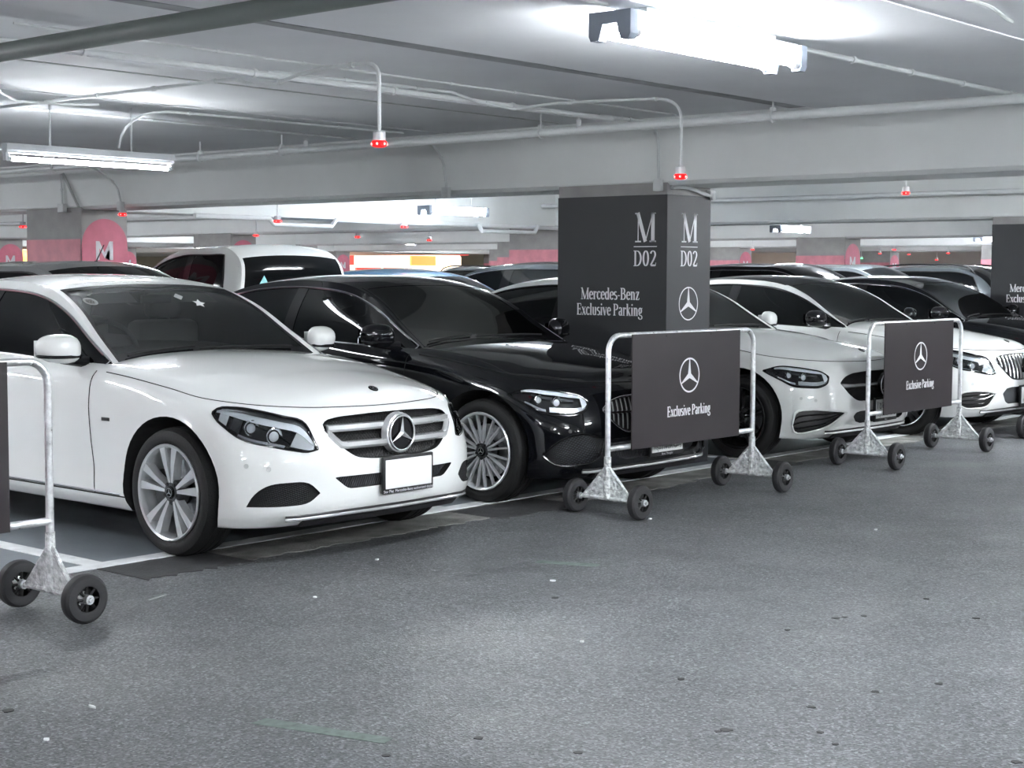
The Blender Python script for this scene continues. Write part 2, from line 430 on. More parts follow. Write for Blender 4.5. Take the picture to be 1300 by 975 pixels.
# ---------------------------------------------------------------- car body
ROWS = {}
ROWS['sedan'] = [
 [(0,-.70,.215),(.25,-.69,.21),(.48,-.65,.20),(.66,-.58,.19),(.79,-.49,.19),(.85,-.36,.19),(.86,0,.20),(.85,.45,.20),(.85,1.2,.20),(.85,2,.20),(.86,2.84,.20),(.84,3.25,.22),(.76,3.55,.25),(.5,3.72,.27),(0,3.76,.27)],
 [(0,-.765,.25),(.25,-.755,.25),(.48,-.72,.245),(.66,-.645,.24),(.81,-.51,.24),(.868,-.36,.245),(.888,0,.26),(.882,.45,.255),(.880,1.2,.25),(.880,2,.25),(.888,2.84,.26),(.87,3.25,.30),(.80,3.58,.33),(.54,3.78,.35),(0,3.83,.35)],
 [(0,-.800,.41),(.25,-.790,.41),(.48,-.752,.41),(.665,-.665,.41),(.815,-.50,.42),(.875,-.34,.43),(.897,0,.45),(.886,.45,.43),(.880,1.2,.41),(.882,2,.42),(.899,2.84,.45),(.88,3.25,.48),(.81,3.60,.50),(.55,3.81,.51),(0,3.87,.51)],
 [(0,-.795,.55),(.25,-.785,.55),(.48,-.74,.555),(.665,-.64,.565),(.81,-.47,.58),(.872,-.32,.595),(.900,0,.62),(.897,.45,.62),(.896,1.2,.60),(.897,2,.61),(.904,2.84,.65),(.882,3.25,.67),(.81,3.60,.68),(.55,3.81,.68),(0,3.865,.68)],
 [(0,-.765,.66),(.25,-.752,.665),(.48,-.70,.675),(.655,-.585,.685),(.79,-.42,.70),(.855,-.28,.715),(.889,.0,.745),(.896,.45,.77),(.901,1.2,.79),(.903,2,.805),(.899,2.84,.83),(.872,3.25,.84),(.80,3.58,.85),(.55,3.78,.85),(0,3.84,.85)],
 [(0,-.725,.742),(.25,-.708,.745),(.48,-.645,.752),(.64,-.52,.765),(.765,-.35,.782),(.83,-.21,.80),(.855,.02,.835),(.868,.45,.885),(.878,1.2,.925),(.878,2,.945),(.865,2.84,.965),(.835,3.25,.975),(.76,3.56,.975),(.52,3.76,.97),(0,3.83,.97)],
 [(0,-.645,.80),(.25,-.625,.803),(.46,-.555,.806),(.60,-.43,.812),(.70,-.27,.828),(.755,-.13,.845),(.785,.08,.886),(.805,.45,.942),(.820,1.2,.980),(.820,2,1.003),(.80,2.84,1.02),(.76,3.25,1.025),(.69,3.52,1.025),(.47,3.72,1.02),(0,3.80,1.02)],
]
def scaled_rows(rows, zs=1.0, z0=0.2, xs=1.0, dz=0.0, ystretch=0.0):
    out = []
    for r in rows:
        out.append([(x * xs, y + (ystretch if y > 2.5 else 0), z0 + (z - z0) * zs + dz) for x, y, z in r])
    return out
ROWS['suv'] = scaled_rows(ROWS['sedan'], 1.12, 0.2, 1.02, 0.05)
ROWS['pickup'] = scaled_rows(ROWS['sedan'], 1.13, 0.2, 1.0, 0.10, 0.35)
GH = {}
GH['sedan'] = dict(
 C=[(0,.77,.988),(0,.97,1.13),(0,1.16,1.265),(0,1.36,1.388),(0,1.85,1.447),(0,2.3,1.435),(0,2.75,1.37),(0,3.12,1.21),(0,3.45,1.02)],
 S=[(.752,.63,.962),(.718,.86,1.098),(.672,1.12,1.255),(.632,1.38,1.352),(.605,1.85,1.405),(.595,2.3,1.392),(.60,2.72,1.325),(.65,3.08,1.18),(.72,3.40,1.02)],
 B=[(.80,.63,.950),(.818,.86,.958),(.822,1.12,.970),(.822,1.38,.982),(.822,1.85,.998),(.82,2.3,1.01),(.81,2.72,1.018),(.78,3.08,1.022),(.735,3.40,1.02)],
 roof=(3.0, 6.0), dlo=(0.12, 7.1, 0.9), bp=4.15)
GH['suv'] = dict(
 C=[(0,.72,1.13),(0,.93,1.28),(0,1.12,1.41),(0,1.34,1.53),(0,1.85,1.605),(0,2.5,1.615),(0,3.15,1.575),(0,3.48,1.40),(0,3.68,1.15)],
 S=[(.76,.60,1.09),(.73,.84,1.24),(.69,1.08,1.38),(.655,1.34,1.485),(.635,1.85,1.555),(.63,2.5,1.562),(.635,3.10,1.52),(.68,3.42,1.36),(.73,3.62,1.15)],
 B=[(.815,.60,1.08),(.83,.84,1.095),(.835,1.08,1.105),(.835,1.34,1.115),(.835,1.85,1.13),(.83,2.5,1.14),(.82,3.10,1.15),(.79,3.42,1.155),(.745,3.62,1.15)],
 roof=(3.0, 6.0), dlo=(0.12, 6.9, 0.6), bp=4.2)
GH['pickup'] = dict(
 C=[(0,.70,1.19),(0,.90,1.34),(0,1.08,1.48),(0,1.26,1.62),(0,1.62,1.735),(0,2.05,1.755),(0,2.45,1.735),(0,2.60,1.64),(0,2.70,1.14)],
 S=[(.76,.60,1.15),(.74,.84,1.32),(.715,1.04,1.47),(.69,1.24,1.595),(.68,1.62,1.70),(.68,2.05,1.712),(.685,2.42,1.69),(.70,2.56,1.60),(.78,2.66,1.14)],
 B=[(.815,.60,1.14),(.83,.84,1.15),(.83,1.04,1.155),(.83,1.24,1.16),(.83,1.62,1.165),(.83,2.05,1.165),(.83,2.42,1.16),(.82,2.56,1.15),(.81,2.66,1.14)],
 roof=(3.0, 6.9), dlo=(0.12, 6.1, 0.45), bp=4.4)
NC, NR, NT = 6, 4, 9
def body_base(kind, planes_y, planes_z):
    rows = [herm(r, NC, True, True) for r in ROWS[kind]]
    rows = np.array(rows)                                   # rows x cols x 3
    ncol = rows.shape[1]
    side = np.array([herm(rows[:, j], NR) for j in range(ncol)])   # cols x nr x 3
    side[0, :, 0] = 0; side[-1, :, 0] = 0
    H, reg = [], []
    for s in (0.0, 0.5):
        p = side[:, 0].copy(); p[:, 0] *= s; H.append(p); reg.append(2)
    nr = side.shape[1]
    for k in range(nr):
        H.append(side[:, k]); reg.append(0 if k < nr - 1 - NR // 2 else 3)
    reg[-1] = 1
    G = side[:, -1]
    ymid = 0.7
    cr = np.interp(G[:, 1], [-.7, -.2, .3, .75, 3.0, 4.2], [.112, .096, .070, .040, .05, .035])
    for k in range(1, NT + 1):
        s = 1 - k / NT
        p = G.copy(); p[:, 0] = G[:, 0] * s
        p[:, 2] = G[:, 2] + cr * np.minimum(1, np.abs(G[:, 0]) / .8) * (1 - s * s)
        H.append(p); reg.append(1)
    H = np.array(H)                                          # R x C x 3
    R = H.shape[0]
    bm = bmesh.new(); lay = bm.faces.layers.int.new('reg')
    for sx in (1, -1):
        vs = [[bm.verts.new((sx * H[i, j, 0], H[i, j, 1], H[i, j, 2])) for j in range(ncol)] for i in range(R)]
        for i in range(R - 1):
            for j in range(ncol - 1):
                q = [vs[i][j], vs[i][j + 1], vs[i + 1][j + 1], vs[i + 1][j]]
                if sx < 0: q.reverse()
                f = bm.faces.new(q); f[lay] = reg[i]
    bmesh.ops.remove_doubles(bm, verts=bm.verts, dist=2e-5)
    bmesh.ops.dissolve_degenerate(bm, edges=bm.edges, dist=1e-5)
    bmesh.ops.recalc_face_normals(bm, faces=bm.faces)
    bm.normal_update()
    smooth_bm = bm.copy()
    for y in planes_y:
        bmesh.ops.bisect_plane(bm, geom=bm.verts[:] + bm.edges[:] + bm.faces[:], dist=1e-5, plane_co=(0, y, 0), plane_no=(0, 1, 0))
    for z in planes_z:
        bmesh.ops.bisect_plane(bm, geom=bm.verts[:] + bm.edges[:] + bm.faces[:], dist=1e-5, plane_co=(0, 0, z), plane_no=(0, 0, 1))
    hoodline = side[:, nr - 1 - NR // 2]
    return bm, lay, smooth_bm, hoodline
class Caster:
    def __init__(self, bm):
        self.bvh = BVHTree.FromBMesh(bm)
        bm.verts.ensure_lookup_table(); bm.faces.ensure_lookup_table()
        self.vn = [v.normal.copy() for v in bm.verts]; self.co = [v.co.copy() for v in bm.verts]
        self.fv = [tuple(v.index for v in f.verts) for f in bm.faces]
    def cast(self, mode, a, z):
        if mode == 'front': o, d = Vector((a, -3, z)), Vector((0, 1, 0))
        elif mode == 'side': o, d = Vector((3, a, z)), Vector((-1, 0, 0))
        elif mode == 'top': o, d = Vector((a, z, 4)), Vector((0, 0, -1))
        else: o, d = Vector((a * .7071 + 3, a * .7071 - 3, z)), Vector((-.7071, .7071, 0))
        p, n, i, dist = self.bvh.ray_cast(o, d)
        if p is None:
            p, n, i, dist = self.bvh.find_nearest(o + d * 3.6)
        return p, self.normal(p, i), d
    def normal(self, p, i):
        fv = self.fv[i]
        w = poly_3d_calc([self.co[k] for k in fv], p)
        n = Vector((0, 0, 0))
        for k, ww in zip(fv, w): n += self.vn[k] * ww
        return n.normalized()
    def nearest_normal(self, p):
        q, n, i, d = self.bvh.find_nearest(p)
        return self.normal(q, i)
def patch(cs, mode, lo, hi, n, m, sm=True):
    """grid of (point, normal, dir) between two 2-D chains"""
    if sm: lo, hi = smooth2(lo), smooth2(hi)
    lo, hi = resample(lo, n), resample(hi, n)
    return [[cs.cast(mode, *(lo[i] + (hi[i] - lo[i]) * (j / (m - 1)))) for j in range(m)] for i in range(n)]
def pg(P, off):
    return [[p + nn * off for p, nn, d in r] for r in P]
def pd(P, depth):
    return [[p + d * depth for p, nn, d in r] for r in P]
def cutter(P, depth):
    return slab([[p - d * 0.6 for p, nn, d in r] for r in P], pd(P, depth))
def outline(P, off=0.0):
    n, m = len(P), len(P[0])
    loop = [P[i][0] for i in range(n)] + [P[n - 1][j] for j in range(1, m)] + [P[i][m - 1] for i in range(n - 2, -1, -1)] + [P[0][j] for j in range(m - 2, 0, -1)]
    pts = [p + nn * off for p, nn, d in loop]
    out = [pts[0]]
    for q in pts[1:]:
        if (q - out[-1]).length > 1e-4: out.append(q)
    if (out[0] - out[-1]).length < 1e-4: out.pop()
    return out
def sub(P, u0, u1, v0, v1):
    n, m = len(P), len(P[0])
    i0, i1 = int(round(u0 * (n - 1))), int(round(u1 * (n - 1))); j0, j1 = int(round(v0 * (m - 1))), int(round(v1 * (m - 1)))
    return [r[j0:j1 + 1] for r in P[i0:i1 + 1]]

# front-end outlines, one half (x > 0); 'obl' coordinates are ((x + y)/sqrt2, z)
LAMP = {}
FOG = {}
# outlines are filled in below from measured points
def boolean_cut(me, cutter_vf, mats):
    a = bpy.data.objects.new('a', me); COL.objects.link(a)
    cm = bpy.data.meshes.new('c'); cm.from_pydata(cutter_vf[0], [], cutter_vf[1])
    bm = bmesh.new(); bm.from_mesh(cm); bmesh.ops.recalc_face_normals(bm, faces=bm.faces); bm.to_mesh(cm); bm.free()
    for x in mats: cm.materials.append(x)
    cm.polygons.foreach_set('material_index', [5] * len(cm.polygons))
    b = bpy.data.objects.new('b', cm); COL.objects.link(b)
    md = a.modifiers.new('x', 'BOOLEAN'); md.object = b; md.operation = 'DIFFERENCE'; md.solver = 'EXACT'
    md.material_mode = 'INDEX'
    dg = bpy.context.evaluated_depsgraph_get()
    out = bpy.data.meshes.new_from_object(a.evaluated_get(dg))
    bpy.data.objects.remove(a); bpy.data.objects.remove(b); bpy.data.meshes.remove(cm)
    return out

def wheel_parts(style):
    """wheel about the X axis, outer face towards +x at x = 0"""
    R, W, rr = 0.331, 0.225, 0.250
    tyre = lathe_x([(-.02, rr - .004), (-.008, rr + .006), (.0, rr + .03), (-.002, R - .035), (-.012, R - .014), (-.035, R - .002), (-.06, R), (-W / 2, R + .001), (-W + .06, R), (-W + .03, R - .003), (-W + .012, R - .02), (-W + .002, R - .05), (-W, rr + .03), (-W + .02, rr)], 56, cap=False)
    grooves = join(*[tube([(x, (R + .0012) * math.cos(a), (R + .0012) * math.sin(a)) for a in [2 * PI * k / 40 for k in range(40)]], .0035, 5, closed=True) for x in (-.075, -.1125, -.15)])
    lip = lathe_x([(-.004, rr + .002), (.004, rr - .004), (-.002, rr - .014), (-.02, rr - .022), (-.19, rr - .03), (-.19, rr - .036), (-.02, rr - .028)], 56, cap=False)
    spokes, dark = [], []
    def spoke(a0, a1, w0, w1, r0, r1, xf0, xf1, dp):
        V = []
        for r, a, w, x in ((r0, a0, w0, xf0), ((r0 + r1) / 2, (a0 + a1) / 2, (w0 + w1) / 2 * .95, (xf0 + xf1) / 2 + .004), (r1, a1, w1, xf1)):
            for s, xx in ((-1, x), (1, x), (1.25, x - dp), (-1.25, x - dp)):
                V.append((xx, r * math.cos(a) - s * w * math.sin(a), r * math.sin(a) + s * w * math.cos(a)))
        F = [(0, 1, 2, 3), (11, 10, 9, 8)]
        for k in (0, 4):
            for q in range(4):
                F.append((k + q, k + (q + 1) % 4, k + 4 + (q + 1) % 4, k + 4 + q))
        return V, F
    if style == 'twin5':
        for k in range(5):
            a = PI / 2 + k * 2 * PI / 5
            for s in (-1, 1):
                spokes.append(spoke(a + s * .19, a + s * .215, .0075, .0225, .045, rr - .010, -.022, -.006, .045))
    elif style == 'multi':
        for k in range(10):
            a = PI / 2 + k * 2 * PI / 10
            for s in (-1, 1):
                spokes.append(spoke(a + s * .10, a + s * .155, .0062, .0046, .05, rr - .012, -.020, -.006, .022))
    else:
        for k in range(5):
            a = PI / 2 + k * 2 * PI / 5
            for s in (-1, 1):
                spokes.append(spoke(a + s * .20, a + s * .13, .009, .013, .045, rr - .012, -.022, -.008, .04))
    hub = lathe_x([(-.09, .07), (-.03, .068), (-.022, .06), (-.020, .034)], 30)
    nuts = join(*[lathe_x([(-.024, .010), (-.0175, .010), (-.0175, 0)], 8) for _ in range(1)])
    nn = []
    for k in range(5):
        a = PI / 2 + PI / 5 + k * 2 * PI / 5
        nn.append(shift(lathe_x([(-.03, .0095), (-.0165, .0095), (-.0165, 0.0)], 10), (0, .047 * math.cos(a), .047 * math.sin(a))))
    disc = lathe_x([(-.125, .17), (-.10, .17), (-.10, .06)], 40)
    cal = []
    for k in range(7):
        a = math.radians(150 + 60 * k / 6)
        cal.append([(-.135, .125 * math.cos(a), .125 * math.sin(a)), (-.135, .2 * math.cos(a), .2 * math.sin(a)), (-.075, .2 * math.cos(a), .2 * math.sin(a)), (-.075, .125 * math.cos(a), .125 * math.sin(a))])
    cv = [p for r in cal for p in r]; cf = [(0, 1, 2, 3), (27, 26, 25, 24)]
    for i in range(6):
        for q in range(4): cf.append((4 * i + q, 4 * i + (q + 1) % 4, 4 * i + 4 + (q + 1) % 4, 4 * i + 4 + q))
    cap = lathe_x([(-.022, .034), (-.014, .033), (-.010, .028), (-.010, 0)], 24)
    st = star2d(.024, .12, 20)
    stm = [(-.0088, a, b) for a, b in st[0]], st[1]
    back = lathe_x([(-.175, rr - .03), (-.175, 0)], 40)
    return dict(tyre=tyre, groove=grooves, lip=lip, spoke=join(*spokes), hub=hub, nuts=join(*nn), disc=disc, caliper=(cv, cf), cap=cap, star=stm, back=back)
_WM = {}
def meshdata(key, vf, mat, ang=35):
    if key not in _WM:
        o = mk('tmp', vf, mat, ang=ang); _WM[key] = o.data
        bpy.data.objects.remove(o)
    return _WM[key]
def obj(name, me, parent):
    return link(bpy.data.objects.new(name, me), parent)
def add_wheel(root, x, y, style, spoke_mat, lip_mat, detail):
    key = (style, spoke_mat)
    if ('p', style) not in _WM: _WM[('p', style)] = wheel_parts(style)
    W = _WM[('p', style)]
    w = obj('wheel', meshdata('tyre', W['tyre'], 'rubber'), root)
    w.location = (x, y, .333)
    if x < 0: w.rotation_euler = (0, 0, PI)
    def q(n, k, mat, ang=35): return obj(n, meshdata((key, k, mat), W[k], mat, ang), w)
    q('rim', 'lip', lip_mat); q('spokes', 'spoke', spoke_mat, 25)
    q('rim_back', 'back', 'well')
    if detail:
        q('tread_groove', 'groove', 'well'); q('hub', 'hub', 'dark_metal'); q('wheel_bolts', 'nuts', 'black'); q('brake_disc', 'disc', 'satin')
        q('brake_caliper', 'caliper', 'dark_metal'); q('hub_cap', 'cap', 'gloss_black'); q('emblem', 'star', 'chrome')
    else:
        q('hub', 'hub', 'dark_metal')
    return w

class Shell:
    """cabin surface: upper shell (t, s) and side shell (t, v)"""
    def __init__(self, kind):
        g = GH[kind]; n = 10
        self.n = n
        self.C, self.S, self.B = [herm(g[k], n) for k in 'CSB']
        self.g = g
    def at(self, A, t):
        i = min(max(t, 0), 8) * self.n; k = min(int(i), len(A) - 2); f = i - k
        return A[k] * (1 - f) + A[k + 1] * f
    def up(self, t, s, off=0.0):
        c, e = self.at(self.C, t), self.at(self.S, t); sg = -1 if s < 0 else 1; a = abs(s)
        return np.array([e[0] * s, c[1] + (e[1] - c[1]) * a**2.2, c[2] + (e[2] - c[2]) * a**2.4 ])
    def side(self, t, v):
        b, e = self.at(self.B, t), self.at(self.S, t)
        p = b + (e - b) * v
        h = e[2] - b[2]
        p = p + np.array([.055 * h * math.sin(PI * v) * 1.2, 0, 0])
        return p
def mesh_split(me, mats, groups, root, cs, base_loc=None):
    """split a mesh by material slot and side into named child objects, with smooth normals taken from the uncut body"""
    nv = len(me.vertices)
    co = [v.co.copy() for v in me.vertices]
    cache = {}
    buckets = {}
    for p in me.polygons:
        c = p.center
        key = groups(p.material_index, c)
        buckets.setdefault(key, []).append(p)
    res = {}
    for (name, mat), polys in buckets.items():
        idx, V, F, N, sm = {}, [], [], [], []
        for p in polys:
            q = []
            for vi in p.vertices:
                if vi not in idx: idx[vi] = len(V); V.append(tuple(co[vi]))
                q.append(idx[vi])
                if mat in ('well', 'cabin'):
                    N.append(tuple(p.normal))
                else:
                    if vi not in cache: cache[vi] = cs.nearest_normal(co[vi])
                    n = cache[vi]
                    N.append(tuple(n) if n.dot(p.normal) > 0.3 else tuple(p.normal))
            F.append(q)
        nm = name.split('|')[0]
        m2 = bpy.data.meshes.new(nm); m2.from_pydata(V, [], F)
        m2.materials.append(M[mat])
        m2.polygons.foreach_set('use_smooth', [True] * len(m2.polygons))
        m2.normals_split_custom_set(N)
        o = link(bpy.data.objects.new(nm, m2), root); res[name] = o
    return res

def car(name, label, cat, cx, ya, kind='sedan', front='w205', paint='white_paint', trim='chrome', wheels=('twin5', 'satin', 'satin'), shield='shield_dark', interior=False, detail=2, rz=0.0, group=None, rails=False, glass='dark_glass', mirror_mat=None, plate=None, grille=None, roof=None, stickers=False):
    root = thing(name, label, cat, (cx, ya, 0), group, rz)
    dfy, dby, dry = (.63, 1.74, 2.52) if kind != 'pickup' else (.63, 1.5, 2.5)
    py = [dfy, dby, dry, .76, 3.44] + ([-.20] if detail == 2 else [])
    sill = .275 if kind == 'sedan' else .42
    pz = [sill] + ([.665] if detail == 2 else [])
    bm, lay, sbm, hood = body_base(kind, py, pz)
    cs = Caster(sbm)
    mats = [M[paint]] * 8
    me = bpy.data.meshes.new('body')
    ch = 1.0 if kind == 'sedan' else 0
    deck = GH[kind]['C'][-1][1]
    for f in bm.faces:
        c = f.calc_center_median(); r = f[lay]
        if r == 2: f.material_index = 5
        elif r == 1 or r == 3:
            if c.y < .76 if r == 1 else c.y < .63: f.material_index = 1
            elif r == 1 and c.y < min(deck - .02, 3.44): f.material_index = 4
            elif r == 1: f.material_index = 7
            else: f.material_index = 2 if dfy < c.y < dby else (3 if dby < c.y < dry else 0)
        elif dfy < c.y < dby and c.z > sill: f.material_index = 2
        elif dby < c.y < dry and c.z > sill: f.material_index = 3
        elif detail == 2 and c.y < -.20 and c.z < .665: f.material_index = 6
        else: f.material_index = 0
    bm.to_mesh(me); bm.free()
    for x in mats: me.materials.append(x)
    # ---- cutters: wheel arches and front openings
    az = .345 if kind == 'sedan' else .36
    ar = .382 if kind == 'sedan' else .395
    wb = 2.84 + (.35 if kind == 'pickup' else 0)
    cuts = []
    for y in (-.01, wb):
        for s in (1, -1):
            c = shift(lathe_x([(.56, ar), (1.2, ar)], 48), (0, y, az))
            cuts.append(c if s > 0 else mirx(c))
    P = {}
    if detail == 2:
        fd = FRONT[front]
        P['lamp'] = patch(cs, 'obl', fd['lamp'][1], fd['lamp'][0], 25, 11)
        cuts += [cutter(P['lamp'], .045), mirx(cutter(P['lamp'], .045))]
        P['fog'] = patch(cs, 'obl', fd['fog'][1], fd['fog'][0], 19, 9)
        cuts += [cutter(P['fog'], .035), mirx(cutter(P['fog'], .035))]
        gh, gl = fd['grille']
        full = lambda ch: [(-x, z) for x, z in reversed(ch)] + [(x, z) for x, z in ch[1:]]
        P['grille'] = patch(cs, 'front', full(gl), full(gh), 41, 11)
        cuts.append(cutter(P['grille'], .05))
        ih, il = fd['intake']
        P['intake'] = patch(cs, 'front', full(il), full(ih), 41, 7, sm=False)
        cuts.append(cutter(P['intake'], .06))
    cut = boolean_cut(me, join(*cuts), mats)
    def groups(mi, c):
        sd = 'L' if c.x > 0 else 'R'
        if mi == 5: return ('underbody', 'well')
        if mi == 4: return ('dashboard', 'cabin')
        if mi == 1: return ('hood', paint)
        if mi == 2: return ('front_door|' + sd, paint)
        if mi == 3: return ('rear_door|' + sd, paint)
        if mi == 6: return ('front_bumper', paint)
        if mi == 7: return ('trunk_lid', paint)
        return ('body', paint)
    parts = mesh_split(cut, mats, groups, root, cs)
    bpy.data.meshes.remove(cut); bpy.data.meshes.remove(me)
    # ---- cabin shell
    sh = Shell(kind); g = sh.g; t0, t1 = g['roof']
    W = .945
    def upgrid(ta, tb, sa, sb, n, m, sink=0.0):
        G = [[sh.up(ta + (tb - ta) * i / (n - 1), sa + (sb - sa) * j / (m - 1)) for j in range(m)] for i in range(n)]
        return G
    for nm, ta, tb in (('windshield', 0.0, t0), ('rear_window', t1 + .08, 7.95)):
        G = upgrid(ta, tb, -W, W, 15, 25)
        o = mk(nm, sheet(G), shield if nm == 'windshield' else glass, root, ang=180)
    RG = upgrid(t0, t1 + .08, -1, 1, 31, 33)
    mk('roof', sheet(RG), roof or paint, root, ang=180)
    da, dc, db = g['dlo']; VT = .87
    def tc(v): return dc - db * v * v
    def sgrid(fa, fb, va, vb, n, m, off=0.0):
        return [[sh.side(fa(v) + (fb(v) - fa(v)) * i / (n - 1), v) for v in [va + (vb - va) * j / (m - 1) for j in range(m)]] for i in range(n)]
    for s in (1, -1):
        m_ = (lambda q: q) if s > 0 else mirx
        mk('front_pillar', m_(sheet([[sh.up(t0 * i / 14, W + (1 - W) * j / 3) for j in range(4)] for i in range(15)])), paint, root, ang=50)
        mk('rear_pillar', m_(sheet([[sh.up(t1 + .08 + (8 - t1 - .08) * i / 14, W + (1 - W) * j / 3) for j in range(4)] for i in range(15)])), paint, root, ang=50)
        mk('door_frame', m_(sheet(sgrid(lambda v: 0, lambda v: 8, VT, 1, 81, 4))), paint, root, ang=50)
        mk('quarter_panel', m_(sheet(sgrid(lambda v: tc(v), lambda v: 8, 0, VT, 17, 13))), paint, root, ang=50)
        mk('window_corner', m_(sheet(sgrid(lambda v: 0, lambda v: da, 0, VT, 4, 8))), 'gloss_black', root, ang=50)
    # black ceramic border of the windscreen
    bd = []
    def nrm(t, q):
        e = 1e-3
        a_ = np.array(sh.up(t + e, q)) - np.array(sh.up(t - e, q)); b_ = np.array(sh.up(t, q + e)) - np.array(sh.up(t, q - e))
        n_ = np.cross(b_, a_); n_ = n_ / (np.linalg.norm(n_) + 1e-9)
        return n_ if n_[2] > 0 else -n_
    for ta, tb in ((.02, .28), (t0 - .16, t0 - .01)):
        bd.append(sheet([[sh.up(ta + (tb - ta) * i / 3, -W + 2 * W * j / 30) + nrm(ta + (tb - ta) * i / 3 + .01, (-W + 2 * W * j / 30)) * .0015 for j in range(31)] for i in range(4)]))
    for sg in (1, -1):
        bd.append(sheet([[sh.up(.02 + (t0 - .04) * i / 20, sg * (W - .035 + .035 * j / 2)) + nrm(.02 + (t0 - .04) * i / 20 + .01, sg * (W - .02)) * .0015 for j in range(3)] for i in range(21)]))
    mk('windshield_border', join(*bd), 'gloss_black', root, ang=180)
    bpv = g['bp']
    for s in (1, -1):
        m_ = (lambda q: q) if s > 0 else mirx
        mk('front_side_window', m_(sheet(sgrid(lambda v: da, lambda v: bpv, 0, VT, 33, 13))), glass, root, ang=180)
        mk('rear_side_window', m_(sheet(sgrid(lambda v: bpv, tc, 0, VT, 33, 13))), glass, root, ang=180)
        # surround trim
        up_ = [sh.side(da + (tc(VT) - da) * i / 50, VT) for i in range(51)]
        dn_ = [sh.side(tc(VT * (1 - j / 12)), VT * (1 - j / 12)) for j in range(1, 13)]
        bt_ = [sh.side(tc(0) + (da - tc(0)) * i / 50, 0) for i in range(1, 51)]
        lp = [p + np.array([.003, 0, 0]) for p in up_ + dn_ + bt_]
        mk('window_trim', m_(tube(lp, .0085 if detail else .007, 6, closed=True)), trim, root)
        bp_ = [[sh.side(bpv + d, VT * j / 10) + np.array([.004, 0, 0]) for j in range(11)] for d in (-.12, -.04, .04, .12)]
        mk('door_pillar', m_(sheet(bp_)), 'gloss_black', root, ang=180)
    # ---- panel gaps
    if detail >= 1:
        gaps = []
        for y in (dfy, dby, dry):
            pts = [cs.cast('side', y + .03 * math.sin((z - sill) * 3) * (1 if y == dfy else 0), z) for z in np.linspace(sill, .93 if kind == 'sedan' else 1.05, 24)]
            t_ = tube([p + n * .0002 for p, n, d in pts], .003, 5); gaps += [t_, mirx(t_)]
        hp = [Vector(p) + cs.nearest_normal(Vector(p)) * .0002 for p in hood if p[1] < .62]
        t_ = tube(hp, .0032, 5); gaps += [t_, mirx(t_)]
        pts = [cs.cast('side', y, sill) for y in np.linspace(.36, 2.46, 40)]
        t_ = tube([p for p, n, d in pts], .004, 5); gaps += [t_, mirx(t_)]
        mkst('panel_gaps', join(*gaps), 'well', root)
        # handles
        for s in (1, -1):
            for y in (1.58, 2.40):
                p, n, d = cs.cast('side', y, .80 if kind == 'sedan' else .92)
                t_ = tube([(p.x + .0, y - .11, p.z), (p.x + .028, y - .085, p.z + .003), (p.x + .032, y, p.z + .006), (p.x + .028, y + .085, p.z + .008), (p.x, y + .11, p.z + .008)], [.006, .012, .014, .012, .006], 8)
                par = parts.get(('front_door|' if y < 2 else 'rear_door|') + ('L' if s > 0 else 'R'), root)
                mk('door_handle', t_ if s > 0 else mirx(t_), paint, par)
        if front == 'w205' and detail == 2:
            st_ = tube([cs.cast('side', y, sill + .012)[0] + Vector((.002, 0, 0)) for y in np.linspace(.40, 2.44, 30)], .006, 6)
            mk('sill_trim', join(st_, mirx(st_)), 'satin', root)
    # ---- mirrors
    if detail >= 1:
        mz = 1.045 if kind == 'sedan' else 1.22
        for s in (1, -1):
            V, F = [], []
            nu, nv_ = 18, 12
            for i in range(nv_ + 1):
                th = PI * i / nv_
                for j in range(nu):
                    ph = 2 * PI * j / nu
                    x, y, z = math.cos(th), math.sin(th) * math.cos(ph), math.sin(th) * math.sin(ph)
                    sq = lambda q, e: math.copysign(abs(q) ** e, q)
                    X = sq(x, .75) * .118; Y = sq(y, .8) * .085; Z = sq(z, .8) * .080
                    if Y > 0: Y *= .45
                    Z *= 1.0 + .16 * (-x)
                    V.append((.955 + X, .865 + Y + X * .18, mz + Z + X * .06))
            for i in range(nv_):
                for j in range(nu):
                    F.append((i * nu + j, i * nu + (j + 1) % nu, (i + 1) * nu + (j + 1) % nu, (i + 1) * nu + j))
            f_ = (lambda q: q) if s > 0 else mirx
            mo = mk('side_mirror', f_((V, F)), mirror_mat or paint, root, ang=60)
            mk('mirror_stalk', f_(tube([(.80, .80, mz - .075), (.86, .83, mz - .07), (.93, .86, mz - .05)], [.035, .028, .035], 10)), 'gloss_black', mo)
            lowv = [(.955 + .125 * math.sin(a) , .865 - .078 * math.cos(a) + .02 * math.sin(a), mz - .035 - .008 * math.cos(a)) for a in np.linspace(-1.2, 1.45, 14)]
            mk('turn_signal', f_(tube(lowv, [.004] + [.010] * 12 + [.004], 6)), 'gloss_black', mo)
            mg = [[(.86 + .2 * i / 6, .905 + .018 * i / 6, mz - .05 + .095 * j / 4) for j in range(5)] for i in range(7)]
            mk('mirror_glass', f_(slab(mg, [[(a, b + .004, c) for a, b, c in r] for r in mg])), 'chrome', mo)
    # ---- wheels
    for y in (0.0, wb):
        for s in (1, -1):
            add_wheel(root, s * (.885 if kind != 'suv' else .895), y, *wheels, detail == 2)
    if rails:
        for s in (1, -1):
            pts = [sh.up(t, s * .93) + np.array([0, 0, .05 if 3.2 < t < 6.2 else .0]) for t in np.linspace(3.0, 6.4, 16)]
            mk('roof_rail', tube(pts, .014, 8), 'black', root)
